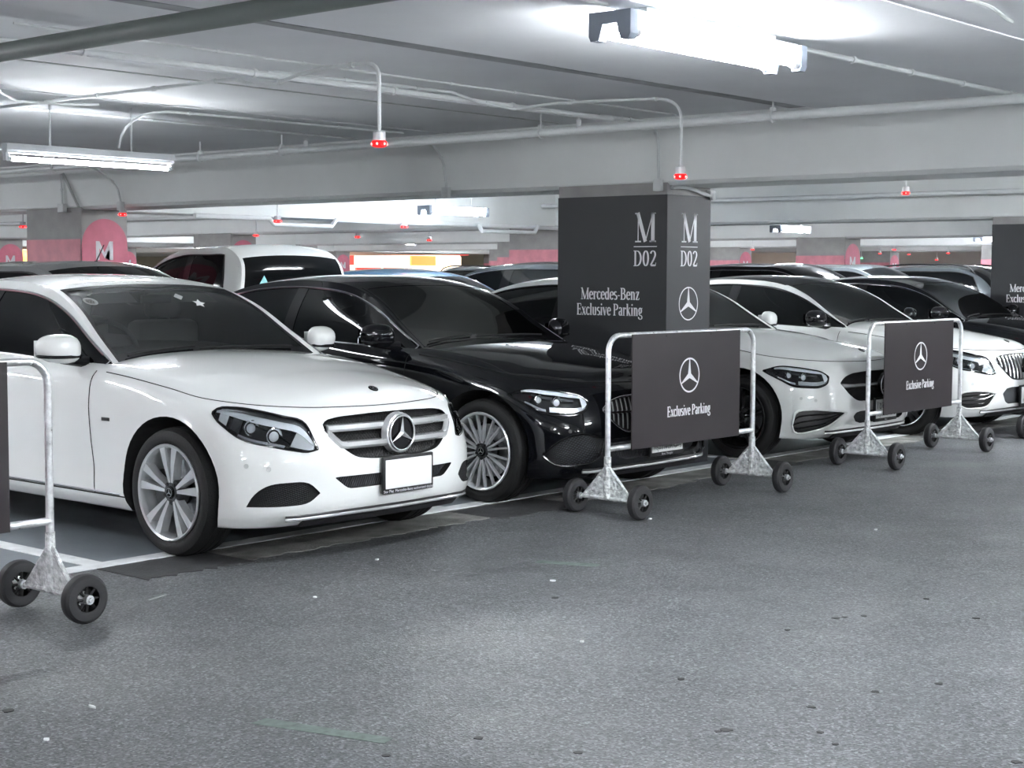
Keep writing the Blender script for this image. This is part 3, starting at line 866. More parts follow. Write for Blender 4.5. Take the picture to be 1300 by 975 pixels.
    # ---- interior
    if interior:
        for sx in (-.37, .37):
            so = mk('seat', join(bbox(sx - .24, sx + .24, 1.62, 1.78, .80, 1.16, .05), bbox(sx - .13, sx + .13, 1.66, 1.75, 1.17, 1.33, .04), cyl((sx - .05, 1.71, 1.12), (sx - .05, 1.71, 1.2), .008, 6), cyl((sx + .05, 1.71, 1.12), (sx + .05, 1.71, 1.2), .008, 6)), 'seat', root)
        mk('rear_seat', bbox(-.62, .62, 2.62, 2.8, .8, 1.16, .05), 'seat', root)
        ring = [(-.37 + .175 * math.cos(a), 1.20 + .07 * math.sin(a), 1.02 + .15 * math.sin(a)) for a in [2 * PI * k / 36 for k in range(36)]]
        sw = mk('steering_wheel', join(tube(ring, .014, 8, closed=True), tube([(-.53, 1.20, 1.02), (-.37, 1.18, 1.01), (-.21, 1.20, 1.02)], .016, 6), tube([(-.37, 1.18, 1.01), (-.37, 1.10, .92)], .03, 8)), 'cabin', root)
        mk('interior_mirror', bbox(-.11, .11, 1.26, 1.285, 1.275, 1.325, .008), 'cabin', root)
        for a in (-.3, .3):
            G = [[sh.up(2.35 + .5 * i / 4, (a + .30 * (j / 6 - .5)) / .66) - np.array([0, -.02, .03]) for j in range(7)] for i in range(5)]
            mk('sun_visor', sheet(G), 'seat', root)
    if stickers:
        def disc_on(t, q, r, nm, mat, n=18, star=False):
            c = Vector(sh.up(t, q)); n_ = Vector(nrm(t, q)); u_ = Vector((1, 0, 0)); u_ = (u_ - n_ * u_.dot(n_)).normalized(); w_ = n_.cross(u_)
            pts = []
            for k in range(n):
                rr_ = r * (.5 if star and k % 2 else 1)
                pts.append(tuple(c + n_ * .002 + (u_ * math.cos(2 * PI * k / n) + w_ * math.sin(2 * PI * k / n)) * rr_))
            mk(nm, (pts, [tuple(range(n))]), mat, root, smooth=False)
        disc_on(2.25, -.78, .045, 'round_sticker', 'box_grey'); disc_on(2.25, -.78, .030, 'round_sticker', 'seat')
        disc_on(2.05, .36, .045, 'star_sticker', 'plate', 10, True)
        disc_on(2.35, .20, .035, 'sticker', 'box_grey', 4)
        bp_, bn_, bd_ = cs.cast('side', .53, .682)
        mk('side_badge', bbox(-bp_.x - .003, -bp_.x + .004, .475, .545, .672, .690, .002), 'black', root)
    # ---- front end
    if detail == 2:
        front_end(root, cs, P, front, paint, parts, plate, grille, sh)
    elif True:
        # rear lamps and plate for cars seen from behind
        for s in (1, -1):
            z0 = .82 if kind == 'sedan' else .95
            Gp = [[(s * (.55 + .22 * i / 5), 0, z0 + .10 * j / 4) for j in range(5)] for i in range(6)]
            pts = []
            for r in Gp:
                row = []
                for x, _, z in r:
                    p, n, i_, d_ = cs.bvh.ray_cast(Vector((x, 9, z)), Vector((0, -1, 0)))
                    row.append((x, (p.y if p else 3.7) + .006, z))
                pts.append(row)
            mk('tail_lamp', slab(pts, [[(a, b - .03, c) for a, b, c in r] for r in pts]), M['tail'], root)
    return root

M['tail'] = plain('tail_lamp_red', (0.35, 0.01, 0.012), 0.12)
def plate_on(root, x, y, z, text1=None, text2=None, dealer=None, w=.34, h=.15, topmark=False):
    pl = mk('license_plate', bbox(x - w / 2 - .016, x + w / 2 + .016, y - .008, y + .012, z - h / 2 - .026, z + h / 2 + .016, .006), 'black', root)
    mk('plate_face', bbox(x - w / 2, x + w / 2, y - .011, y - .002, z - h / 2, z + h / 2, .003), 'plate', pl)
    def put(vf2, x0, z0):
        v, f, *_ = vf2
        return [(x0 + a, y - .0122, z0 + b) for a, b in v], f
    if text1:
        t = sans(text1, .088); mk('plate_number', put(t, x - t[2] / 2, z + .0), 'plate_ink', pl, smooth=False, recalc=False)
    if text2:
        t = sans(text2, .046); mk('plate_province', put(t, x - t[2] / 2, z - .058), 'plate_ink', pl, smooth=False, recalc=False)
    if dealer:
        t = sans(dealer, .021); mk('dealer_lettering', [(p[0], y - .0092, p[2]) for p in put(t, x - t[2] / 2, z - h / 2 - .0195)[0]] and ([(p[0], y - .0092, p[2]) for p in put(t, x - t[2] / 2, z - h / 2 - .0195)[0]], t[1]), 'white_ink', pl, smooth=False, recalc=False)
    return pl
def front_end(root, cs, P, front, paint, parts, plate, grille, sh):
    fb = parts.get('front_bumper', root)
    # headlamps
    L = P['lamp']
    for s in (1, -1):
        f_ = (lambda q: q) if s > 0 else mirx
        hl = mk('headlamp', f_(slab(pg(L, .0015), pg(L, -.0025))), 'lens', root, ang=180)
        mk('lamp_rim', f_(tube(outline(L, .0005), .005, 6, closed=True)), 'gloss_black', hl)
        fl = [[p + d * .040 for p, n, d in r] for r in L]
        mk('lamp_housing', f_(sheet(fl)), 'gloss_black', hl, ang=180)
        def strip(u0, u1, v0, v1, dep, th, mat, nm):
            q = sub(L, u0, u1, v0, v1)
            mk(nm, f_(slab([[p + d * dep for p, n, d in r] for r in q], [[p + d * (dep + th) for p, n, d in r] for r in q])), mat, hl, ang=60)
        if front in ('w205', 'w205amg'):
            strip(.06, .96, .62, .76, .008, .012, 'drl', 'lamp_brow')
            strip(.10, .84, .84, .96, .016, .010, 'dark_metal', 'lamp_hood')
            strip(.08, .16, .12, .60, .010, .010, 'drl', 'light_guide')
            strip(.20, .28, .06, .56, .020, .010, 'dark_metal', 'reflector')
            strip(.74, .97, .06, .62, .014, .010, 'bar_silver', 'reflector')
            strip(.30, .72, .04, .14, .020, .008, 'satin', 'reflector')
            spots = ((.38, .38, .040), (.60, .34, .043))
        else:
            strip(.16, .96, .78, .96, .006, .012, 'drl', 'light_guide')
            strip(.86, .96, .18, .82, .008, .012, 'drl', 'light_guide')
            strip(.50, .92, .08, .34, .016, .008, 'bar_silver', 'reflector')
            strip(.20, .46, .08, .24, .016, .008, 'bar_silver', 'reflector')
            strip(.28, .80, .60, .72, .022, .008, 'dark_metal', 'lamp_brow')
            spots = ((.36, .46, .032), (.60, .50, .036))
        for u, v, r in spots:
            i, j = int(round(u * 24)), int(round(v * 10))
            p, n, d = L[i][j]
            c = p + d * .034
            ax = Vector((.25, -.97, 0)).normalized()
            V, F = lathe_x([(-.012, r * 1.0), (.012, r * 1.08), (.014, r * .98), (.004, r * .80), (.004, r * .55), (.012, r * .42), (.016, 0)], 20)
            rot = ax.to_track_quat('X', 'Z').to_matrix().to_4x4()
            mk('projector', f_(xform((V, F), Matrix.Translation(c) @ rot)), 'chrome', hl)
            mk('projector_lens', f_(xform(lathe_x([(.004, r * .62), (.014, r * .5), (.02, r * .25), (.021, 0)], 16), Matrix.Translation(c) @ rot)), 'drl', hl)
    # corner intakes: ribbed grey mesh
    Fg = P['fog']
    for s in (1, -1):
        f_ = (lambda q: q) if s > 0 else mirx
        amg = front in ('w206amg', 'w205amg')
        gm = 'grey_plastic' if not amg else 'black'
        fi = mk('corner_intake', f_(slab([[p + d * .016 for p, n, d in r] for r in Fg], [[p + d * .030 for p, n, d in r] for r in Fg])), gm, fb, ang=180)
        bars = []
        n_, m_ = len(Fg), len(Fg[0])
        if not amg:
            # diamond mesh ribs
            for k in range(-14, 30):
                a_, b_ = [], []
                for j in range(m_):
                    i = k + j * 1.3
                    if 0 <= i <= n_ - 1:
                        i0 = min(int(i), n_ - 2); fr = i - i0
                        q = Fg[i0][j][0] * (1 - fr) + Fg[i0 + 1][j][0] * fr; a_.append(q + Fg[i0][j][2] * .014)
                    i = n_ - 1 - (k + j * 1.3)
                    if 0 <= i <= n_ - 1:
                        i0 = min(int(i), n_ - 2); fr = i - i0
                        q = Fg[i0][j][0] * (1 - fr) + Fg[i0 + 1][j][0] * fr; b_.append(q + Fg[i0][j][2] * .014)
                if len(a_) > 1: bars.append(tube(a_, .003, 4))
                if len(b_) > 1: bars.append(tube(b_, .003, 4))
            mkst('mesh_ribs', f_(join(*bars)), 'black', fi)
        else:
            for j in (2, 4, 6):
                mk('intake_blade', f_(tube([Fg[i][j][0] + Fg[i][j][2] * .006 for i in range(1, n_ - 1)], .007, 6)), 'gloss_black', fi)
            mk('intake_surround', f_(tube(outline(Fg, .002), .009, 6, closed=True)), paint, fi)
        if front == 'w206':
            mk('intake_surround', f_(tube(outline(Fg, .002), .007, 6, closed=True)), 'gloss_black', fi)
    # main grille
    G = P['grille']; nx, nz = len(G), len(G[0])
    gr = mk('grille', sheet([[p + d * .046 for p, n, d in r] for r in G]), 'black', root, ang=180)
    def gp(u, v, dep):
        i = u * (nx - 1); j = v * (nz - 1); i0 = min(int(i), nx - 2); j0 = min(int(j), nz - 2); a, b = i - i0, j - j0
        q = G[i0][j0][0] * (1 - a) * (1 - b) + G[i0 + 1][j0][0] * a * (1 - b) + G[i0][j0 + 1][0] * (1 - a) * b + G[i0 + 1][j0 + 1][0] * a * b
        return q + Vector((0, dep, 0))
    def bar(zc, hh, dep, mat, nm, u0=.02, u1=.98):
        """horizontal blade at constant height"""
        a, b = [], []
        for u in np.linspace(u0, u1, 25):
            lo, hi = gp(u, 0, 0), gp(u, 1, 0)
            z = min(max(zc, lo.z + .006), hi.z - .006)
            v = (z - lo.z) / max(hi.z - lo.z, 1e-4); q = gp(u, v, dep)
            a.append([Vector((q.x, q.y, z - hh)), Vector((q.x, q.y - .012, z - hh * .3)), Vector((q.x, q.y - .010, z + hh * .8)), Vector((q.x, q.y + .006, z + hh))])
        b = [[w + Vector((0, .02, 0)) for w in r] for r in a]
        return mk(nm, slab(a, b), mat, gr, ang=40)
    z0, z1 = gp(.5, 0, 0).z, gp(.5, 1, 0).z
    kind = grille or FRONT[front]['gr']
    zc = (z0 + z1) / 2
    if kind in ('star', 'dots'):
        ribs = []
        for k in range(-10, 62):
            q = []
            for j in range(13):
                u = k / 52 + j / 12 * .18
                if 0.01 <= u <= .99: q.append(gp(u, j / 12, .034))
            if len(q) > 1: ribs.append(tube(q, .0028, 4))
            q = []
            for j in range(13):
                u = 1 - (k / 52 + j / 12 * .18)
                if 0.01 <= u <= .99: q.append(gp(u, j / 12, .034))
            if len(q) > 1: ribs.append(tube(q, .0028, 4))
        mkst('mesh_ribs', join(*ribs), 'black', gr)
    if kind == 'star':
        bar(zc + .050, .019, -.006, 'bar_silver', 'grille_bar'); bar(zc - .036, .019, -.006, 'bar_silver', 'grille_bar')
    if kind == 'dots':
        bar(zc + .01, .015, .0, 'bar_silver', 'grille_bar')
    if kind == 'pins':
        bar(zc + .012, .010, .0, 'chrome', 'grille_bar')
        for k in range(28):
            u = .03 + .94 * k / 27
            mk('grille_pin', tube([gp(u, .06 + .0 * j, .018) if j == 0 else gp(u, .06 + .88 * j / 6, .018) for j in range(7)], .0055, 6), 'bar_silver', gr)
        mk('grille_frame', tube(outline(G, .001), .006, 6, closed=True), 'chrome', gr)
    if kind == 'pana':
        for k in range(15):
            u = .05 + .90 * k / 14
            mk('grille_bar', tube([gp(u, .04 + .92 * j / 8, -.004) for j in range(9)], .0095, 6), 'bar_silver', gr)
        mk('grille_frame', tube(outline(G, .001), .007, 6, closed=True), 'chrome', gr)
    q = gp(.5, .5, 0)
    sz = .62 * (z1 - z0) / 2 + .028
    if kind == 'star': sz = .098
    if kind == 'star':
        cup = [(x_, y_, z_) for (y_, x_, z_) in [(a, b, c) for a, b, c in lathe_x([(-.03, sz * 1.12), (.006, sz * 1.06), (.012, sz * .98), (.004, sz * .92), (-.004, sz * .9)], 40, cap=False)[0]]]
        cf = lathe_x([(-.03, sz * 1.12), (.006, sz * 1.06), (.012, sz * .98), (.004, sz * .92), (-.004, sz * .9)], 40, cap=False)[1]
        mk('emblem_surround', shift(([(x_, -y_, z_) for x_, y_, z_ in cup], cf), (0, q.y - .024, zc + .004)), 'bar_silver', gr)
    disc = lathe_x([(-.02, sz * .95), (.001, sz * .93), (.001, 0)], 32)
    mk('emblem_back', shift(([(y_, -x_, z_) for x_, y_, z_ in disc[0]], disc[1]), (0, q.y - .030, zc + .004)), 'gloss_black', gr)
    mk('star_emblem', shift(star3d(sz * .96, .014, .10), (0, q.y - .040, zc + .004)), 'bar_silver', gr)
    # lower intake mesh
    I = P['intake']
    it = mk('lower_intake', sheet([[p + d * .05 for p, n, d in r] for r in I]), 'black', fb, ang=180)
    rb = []
    for k in range(60):
        i = k / 59 * (len(I) - 1); i0 = min(int(i), len(I) - 2); fr = i - i0
        rb.append(tube([I[i0][j][0] * (1 - fr) + I[i0 + 1][j][0] * fr + Vector((.018 * (j / 6 - .5), .036, 0)) for j in range(7)], .003, 4))
    mkst('mesh_ribs', join(*rb), 'grey_plastic', it)
    # hood badge
    p, n, d = cs.cast('top', 0, -.60)
    vb = lathe_x([(0, .028), (.004, .026), (.005, 0)], 24)
    rot = n.to_track_quat('X', 'Z').to_matrix().to_4x4()
    hb = mk('hood_badge', xform(vb, Matrix.Translation(p) @ rot), 'gloss_black', parts.get('hood', root))
    st = star2d(.022, .14, 20)
    mk('emblem', xform(([(.0056, a, b) for a, b in st[0]], st[1]), Matrix.Translation(p) @ rot), 'chrome', hb, smooth=False)
    # splitter
    sp_ = [cs.cast('front', x, .240 + .012 * max(0, 1 - (abs(x) / .60) ** 4)) for x in np.linspace(-.66, .66, 41)]
    pts = [p + Vector((0, -.004, -.006)) for p, n, d in sp_]
    mk('splitter_strip', tube(pts, .010, 8), 'bar_silver' if front != 'w206amg' else 'white_paint_b', fb)
    up_ = [p + Vector((0, -.003, .014)) for p in pts]
    mk('splitter_gap', tube(up_, .007, 6), 'black', fb)
    lo = [[p + Vector((0, .030, -.010)), p + Vector((0, .018, -.022)), p + Vector((0, .05, -.05)), p + Vector((0, .15, -.06))] for p in pts[3:-3]]
    mk('splitter', slab(lo, [[w + Vector((0, .02, 0.004)) for w in r] for r in lo]), 'black', fb)
    # parking sensors
    for x, z in ((.795, .505), (.725, .49)):
        for s in (1, -1):
            p, n, d = cs.cast('front', x, z)
            rot = n.to_track_quat('X', 'Z').to_matrix().to_4x4()
            V, F = xform(lathe_x([(0, .0125), (.0012, .012), (.0012, .0095), (.0004, .009), (.0004, 0)], 14), Matrix.Translation(p) @ rot)
            mk('parking_sensor', (V, F) if s > 0 else mirx((V, F)), 'box_grey' if paint != 'black_paint' else 'black', fb)
    # wipers
    for x0, x1, dy in ((-.05, .60, .0), (-.62, -.08, .0)):
        pts = [sh.up(.12 + .10 * k / 8, (x0 + (x1 - x0) * k / 8) / .75) + np.array([0, -.01, .012]) for k in range(9)]
        mk('wiper', tube(pts, .007, 6), 'black', root)
    if plate:
        y = cs.cast('front', 0, plate.get('z', .425))[0].y - .02
        kw = {k: v for k, v in plate.items() if k != 'z'}
        plate_on(fb, plate.pop('x', .0) if 'x' in plate else 0, y, plate.get('z', .425), **{k: v for k, v in kw.items() if k != 'x'})
FRONT = {}
FRONT['w205'] = dict(
 lamp=([(.372, .764), (.355, .777), (.265, .785), (.142, .770), (.021, .744), (-.072, .721), (-.152, .590)],
       [(.374, .754), (.353, .725), (.307, .688), (.242, .644), (.185, .622), (.088, .603), (-.031, .580), (-.116, .571), (-.154, .581)]),
 fog=([(.194, .308), (.163, .357), (.102, .402), (-.009, .422), (-.118, .412), (-.163, .368)],
      [(.196, .303), (.087, .302), (-.008, .304), (-.117, .321), (-.165, .361)]),
 grille=([(0, .742), (.25, .737), (.38, .728), (.43, .716), (.450, .700)], [(0, .515), (.22, .518), (.30, .533), (.36, .572), (.42, .628), (.451, .668)]),
 intake=([(0, .437), (.30, .437), (.40, .437), (.424, .436)], [(0, .372), (.33, .372), (.36, .380), (.425, .430)]), gr='star')
FRONT['w205amg'] = dict(FRONT['w205'])
FRONT['w205amg'].update(
 fog=([(.225, .330), (.185, .405), (.09, .425), (-.03, .425), (-.150, .405)], [(.228, .322), (.150, .275), (.05, .272), (-.06, .290), (-.153, .397)]),
 intake=([(0, .45), (.30, .45), (.38, .44), (.43, .40)], [(0, .30), (.33, .30), (.39, .32), (.432, .39)]), gr='pana')
FRONT['w206'] = dict(
 lamp=([(.459, .714), (.346, .746), (.220, .740), (.10, .722), (.020, .704), (-.030, .672)],
       [(.460, .708), (.407, .676), (.335, .639), (.263, .600), (.153, .587), (.03, .594), (-.020, .622), (-.033, .666)]),
 fog=([(.251, .345), (.198, .396), (.116, .450), (.003, .475), (-.135, .447)], [(.250, .336), (.191, .290), (.042, .280), (-.100, .325), (-.138, .440)]),
 grille=([(0, .700), (.28, .696), (.40, .684), (.48, .656), (.522, .622)], [(0, .470), (.28, .474), (.38, .482), (.46, .530), (.523, .612)]),
 intake=([(0, .395), (.35, .395), (.42, .385), (.455, .355)], [(0, .300), (.36, .300), (.43, .315), (.456, .347)]), gr='pins')
FRONT['w206amg'] = dict(FRONT['w206'])
FRONT['w206amg'].update(
 fog=([(.262, .310), (.235, .395), (.12, .420), (0, .415), (-.175, .398)], [(.264, .300), (.250, .250), (.10, .252), (-.03, .295), (-.176, .390)]),
 intake=([(0, .395), (.33, .395), (.39, .385), (.415, .360)], [(0, .300), (.33, .300), (.39, .315), (.416, .350)]), gr='dots')

# ---------------------------------------------------------------- floor
def asphalt():
    m, nt, b = newmat('asphalt'); L = nt.links
    tc = nt.nodes.new('ShaderNodeTexCoord')
    def noise(s, d=4, r=.55):
        n = nt.nodes.new('ShaderNodeTexNoise'); n.inputs['Scale'].default_value = s; n.inputs['Detail'].default_value = d; n.inputs['Roughness'].default_value = r
        L.new(tc.outputs['Object'], n.inputs['Vector']); return n
    def ramp(src, st):
        r = nt.nodes.new('ShaderNodeValToRGB'); e = r.color_ramp.elements
        while len(e) < len(st): e.new(.5)
        for k, (p, c) in enumerate(st): e[k].position = p; e[k].color = (*c, 1)
        L.new(src, r.inputs[0]); return r
    def mix(a, bb, fac, mode='MIX'):
        x = nt.nodes.new('ShaderNodeMix'); x.data_type = 'RGBA'; x.blend_type = mode
        if isinstance(fac, float): x.inputs[0].default_value = fac
        else: L.new(fac, x.inputs[0])
        L.new(a, x.inputs[6]); L.new(bb, x.inputs[7]); return x.outputs[2]
    big = ramp(noise(.45, 3).outputs['Fac'], [(.25, (.112, .116, .122)), (.75, (.140, .145, .152))])
    mid = ramp(noise(3.2, 6).outputs['Fac'], [(.25, (.86, .86, .86)), (.75, (1.12, 1.12, 1.12))])
    c = mix(big.outputs[0], mid.outputs[0], 1.0, 'MULTIPLY')
    sp = nt.nodes.new('ShaderNodeTexVoronoi'); sp.inputs['Scale'].default_value = 115
    L.new(tc.outputs['Object'], sp.inputs['Vector'])
    spr = ramp(sp.outputs['Color'], [(.0, (.30, .30, .30)), (.35, (.70, .70, .70)), (.70, (1.15, 1.15, 1.15)), (1.0, (2.3, 2.3, 2.3))])
    c = mix(c, spr.outputs[0], 1.0, 'MULTIPLY')
    fine = ramp(noise(38, 4, .7).outputs['Fac'], [(.3, (.72, .72, .72)), (.7, (1.3, 1.3, 1.3))])
    c = mix(c, fine.outputs[0], 1.0, 'MULTIPLY')
    L.new(c, b.inputs['Base Color'])
    rr = ramp(noise(1.1, 5).outputs['Fac'], [(.3, (.36, .36, .36)), (.7, (.58, .58, .58))])
    L.new(rr.outputs[0], b.inputs['Roughness'])
    bp = nt.nodes.new('ShaderNodeBump'); bp.inputs['Strength'].default_value = .25; bp.inputs['Distance'].default_value = .006
    L.new(sp.outputs['Distance'], bp.inputs['Height']); L.new(bp.outputs[0], b.inputs['Normal'])
    return m
M['asphalt'] = asphalt()
M['bay'] = plain('bay_floor_paint', (.20, .225, .245), .42, var=.14, vscale=2.2, bump=.08, bscale=40)
M['line'] = plain('white_line_paint', (.82, .84, .84), .55, var=.16, vscale=9)
M['strip'] = plain('worn_concrete_strip', (.21, .207, .195), .7, var=.5, vscale=5, bump=.5, bscale=60)
M['tar'] = plain('dark_tar_patch', (.050, .050, .052), .6, var=.3, vscale=9, bump=.4, bscale=70)
M['chalk'] = plain('pale_scuff', (.36, .37, .37), .7, var=.3, vscale=30)
M['green_scuff'] = plain('faded_green_paint', (.145, .185, .165), .6, var=.3, vscale=30)
M['stain'] = plain('oil_spot', (.018, .018, .019), .5)

XA, XB, YA, YB = -26.0, 64.0, -22.0, 72.0
def flat(name, x0, x1, y0, y1, z, mat, t=.004, parent=None):
    return mk(name, box(x0, x1, y0, y1, z - t, z), mat, parent, smooth=False)
floor = struct(mk('floor', box(XA, XB, YA, YB, -.2, 0), 'asphalt', smooth=False), 'grey speckled asphalt drive aisle of the car park')
LY = 6.52
def bays(y0, y1, xs, front_y, name_i):
    pass
flat('bay_paint', -20, 50, LY, 15.55, .004, 'bay', .004, floor)
def ragged(x0, x1, y0, y1, n, amp, seed, z, t=.004):
    r = random.Random(seed); top, bot = [], []
    for i in range(n + 1):
        x = x0 + (x1 - x0) * i / n
        bot.append((x, y0 + (r.random() - .5) * amp)); top.append((x, y1 + (r.random() - .5) * amp * .4))
    return prism(bot + top[::-1], 'z', z - t, z)
front_line = mk('white_line', ragged(-20, 50, LY, LY + .115, 420, .012, 3, .008), 'line', floor, smooth=False)
for x in (1.9, 4.505, 7.02, 10.5, 12.55, 15.15, 17.75, 20.9, 23.4):
    flat('white_line', x - .055, x + .055, LY + .115, 11.0, .0082, 'line', .004, floor)
flat('white_line', -20, 50, 15.5, 15.6, .008, 'line', .004, floor)
strip_ = mk('concrete_strip', ragged(4.62, 9.2, LY - .36, LY, 120, .05, 5, .003), 'strip', floor, smooth=False)
mk('concrete_strip', ragged(9.2, 40, LY - .30, LY, 200, .05, 6, .003), 'strip', floor, smooth=False)
for x0, x1, y0, y1, s in ((4.45, 5.1, LY - .40, LY - .005, 1), (6.96, 7.75, LY - .45, LY - .03, 2), (9.9, 10.6, LY - .4, LY - .02, 4)):
    mk('tar_patch', ragged(x0, x1, y0, y1, 16, .06, s, .0045), 'tar', floor, smooth=False)
mk('scuff_mark', prism([(4.18, 5.725), (4.305, 5.765), (4.305, 5.782), (4.18, 5.742)], 'z', 0, .002), 'chalk', floor, smooth=False)
mk('paint_mark', prism([(6.03, 5.03), (6.15, 4.73), (6.21, 4.75), (6.09, 5.05)], 'z', 0, .002), 'green_scuff', floor, smooth=False)
mk('paint_mark', prism([(3.24, 3.90), (3.37, 3.42), (3.43, 3.44), (3.31, 3.91)], 'z', 0, .0015), 'green_scuff', floor, smooth=False)
STAINS = [(4.2, 2.7, .022), (4.17, 2.71, .012), (5.9, 3.25, .016), (5.94, 3.23, .012), (6.02, 3.18, .016), (4.63, 3.17, .014), (4.94, 2.56, .015), (4.62, 2.63, .016), (3.61, 3.24, .016), (3.29, 3.33, .014), (3.7, 2.91, .014), (5.19, 2.44, .015), (6.3, 2.8, .016), (4.38, 2.46, .014), (2.8, 4.62, .02), (5.43, 4.41, .018), (6.53, 3.14, .014), (4.3, 2.36, .012), (5.57, 3.29, .012), (4.5, 1.86, .016)]
# stains, litter
r_ = random.Random(21)
def blob(cx, cy, r, z=.002, n=11, ax=1.0):
    p = [(cx + r * ax * (0.7 + .5 * r_.random()) * math.cos(2 * PI * k / n), cy + r * (0.7 + .5 * r_.random()) * math.sin(2 * PI * k / n)) for k in range(n)]
    return prism(p, 'z', 0, z)
for x, y, r in STAINS:
    mk('oil_spot', blob(x, y, r), 'stain', floor, smooth=False)

# ---------------------------------------------------------------- ceiling, beams, columns
CZ = 2.62
NZ = 2.545
STEP = 5.25
ceil = struct(mk('ceiling', join(box(XA, XB, STEP, YB, CZ, CZ + .3), box(XA, XB, YA, STEP, NZ, CZ + .3)), 'ceil', smooth=False), 'grey-white painted concrete soffit of the car park')
# raised board joints across the soffit
for y in (7.3, 9.0, 3.0, 1.2):
    z = CZ if y > STEP else NZ
    mk('soffit_joint_or_shadow', box(XA, XB, y - .02, y + .02, z - .006, z + .01), 'ceil', ceil, smooth=False)
mk('soffit_joint_or_shadow', ragged(XA, XB, STEP + .36, STEP + .47, 260, .06, 9, CZ + .004, .008), 'ceil_shadow', ceil, smooth=False)  # shadow of the ceiling step, painted as a ragged darker strip
CX = [-6.8, 1.42, 9.635, 17.76, 26.07, 34.3, 42.5]
CY = [-8.3, -0.75, 6.77, 14.30, 21.83, 29.36, 36.9]
BW, BZ = .60, 2.12
def beam_y(x, i):
    n = 90
    r = random.Random(i)
    prof = [(x - .02, CZ + .07), (x - .005, BZ + .03), (x + .03, BZ), (x + BW - .03, BZ), (x + BW + .005, BZ + .03), (x + BW + .02, CZ + .07)]
    V, F = [], []
    for k in range(n + 1):
        y = YA + (YB - YA) * k / n
        dz = (r.random() - .5) * .006
        for px, pz in prof: V.append((px, y, pz + (dz if pz < 2.3 else 0)))
    m = len(prof)
    for k in range(n):
        for q in range(m - 1): F.append((k * m + q, k * m + q + 1, (k + 1) * m + q + 1, (k + 1) * m + q))
    F.append(tuple(range(m))); F.append(tuple(n * m + q for q in range(m))[::-1])
    return V, F
for i, x in enumerate(CX):
    struct(mk('trim_%d' % (i + 1), beam_y(x, i), 'beam', ang=30), 'painted concrete beam over column line %s' % ['far left', 'left', 'of the black D02 column', 'of the right black column', 'third', 'fourth', 'farthest'][i])
ti = len(CX)
for y in (14.45, 29.5, 37.0):
    for i in range(1, len(CX) - 1):
        if y == 29.5 and i > 3: continue
        if y == 14.45 and i != 2: continue
        ti += 1
        struct(mk('trim_%d' % ti, box(CX[i] + BW + .02, CX[i + 1] - .02, y, y + .6, BZ + .0, CZ + .02), 'beam', smooth=False), 'painted concrete cross girder between the columns')
# far walls
struct(mk('wall_far', box(XA, XB, YB - .3, YB, 0, CZ), 'beam', smooth=False), 'far wall of the car park')
struct(mk('wall_right', box(XB - .3, XB, YA, YB - .3, 0, CZ), 'beam', smooth=False), 'wall at the right end of the car park')
struct(mk('wall_left', box(XA, XA + .3, YA, YB - .3, 0, CZ), 'beam', smooth=False), 'wall at the left end of the car park')
struct(mk('wall_near', box(XA + .3, XB - .3, YA, YA + .3, 0, CZ), 'beam', smooth=False), 'wall behind the camera')

CWX, CWY = .575, 1.04
MVEC = None
def poly_M(h, w):
    s = .2 * w
    return [(0, 0), (s, 0), (s, .62 * h), (w / 2, .10 * h), (w - s, .62 * h), (w - s, 0), (w, 0), (w, h), (w - s * 1.05, h), (w / 2, .40 * h), (s * 1.05, h), (0, h)]
def vinyl_sign(parent, x, y, with_side=True, code='D02'):
    # prints on the face towards -X (u = -Y) and on the front face (u = +X)
    e = .0032
    def onside(vf, y0, z0): return place2d(vf, (x - e, y0, z0), (0, -1, 0), (0, 0, 1))
    def onfront(vf, x0, z0): return place2d(vf, (x0, y - e, z0), (1, 0, 0), (0, 0, 1))
    d = lambda nm, vf: mk(nm, vf, 'white_ink', parent, smooth=False, recalc=False)
    if code:
        t = serif('M', .222, .90, .16, .045)
        d('letter_m', onside(t, y + .293, 1.698))
        d('rule', onside(([(0, 0), (.215, 0), (.215, .006), (0, .006)], [(0, 1, 2, 3)]), y + .303, 1.662))
        t = serif(code, .118, .92, .15, .05); k = .215 / t[2]
        d('code_lettering', onside(([(a * k, b) for a, b in t[0]], t[1]), y + .305, 1.518))
    t = serif('Mercedes-Benz', .090, .9, .165, .065); k = .565 / t[2]
    d('lettering', onside(([(a * k, b) for a, b in t[0]], t[1]), y + .81, 1.262))
    t = serif('Exclusive Parking', .090, .9, .165, .065); k = .635 / t[2]
    d('lettering', onside(([(a * k, b) for a, b in t[0]], t[1]), y + .85, 1.140))
    if code:
        t = serif('M', .222, .90, .16, .045); k = .215 / t[2]
        d('letter_m', onfront(([(a * k, b) for a, b in t[0]], t[1]), x + .187, 1.698))
        d('rule', onfront(([(0, 0), (.225, 0), (.225, .006), (0, .006)], [(0, 1, 2, 3)]), x + .178, 1.662))
        t = serif(code, .118, .92, .15, .05); k = .23 / t[2]
        d('code_lettering', onfront(([(a * k, b) for a, b in t[0]], t[1]), x + .175, 1.518))
    st = star2d(.128, .075)
    d('star_emblem', onfront(st, x + .288, 1.235))
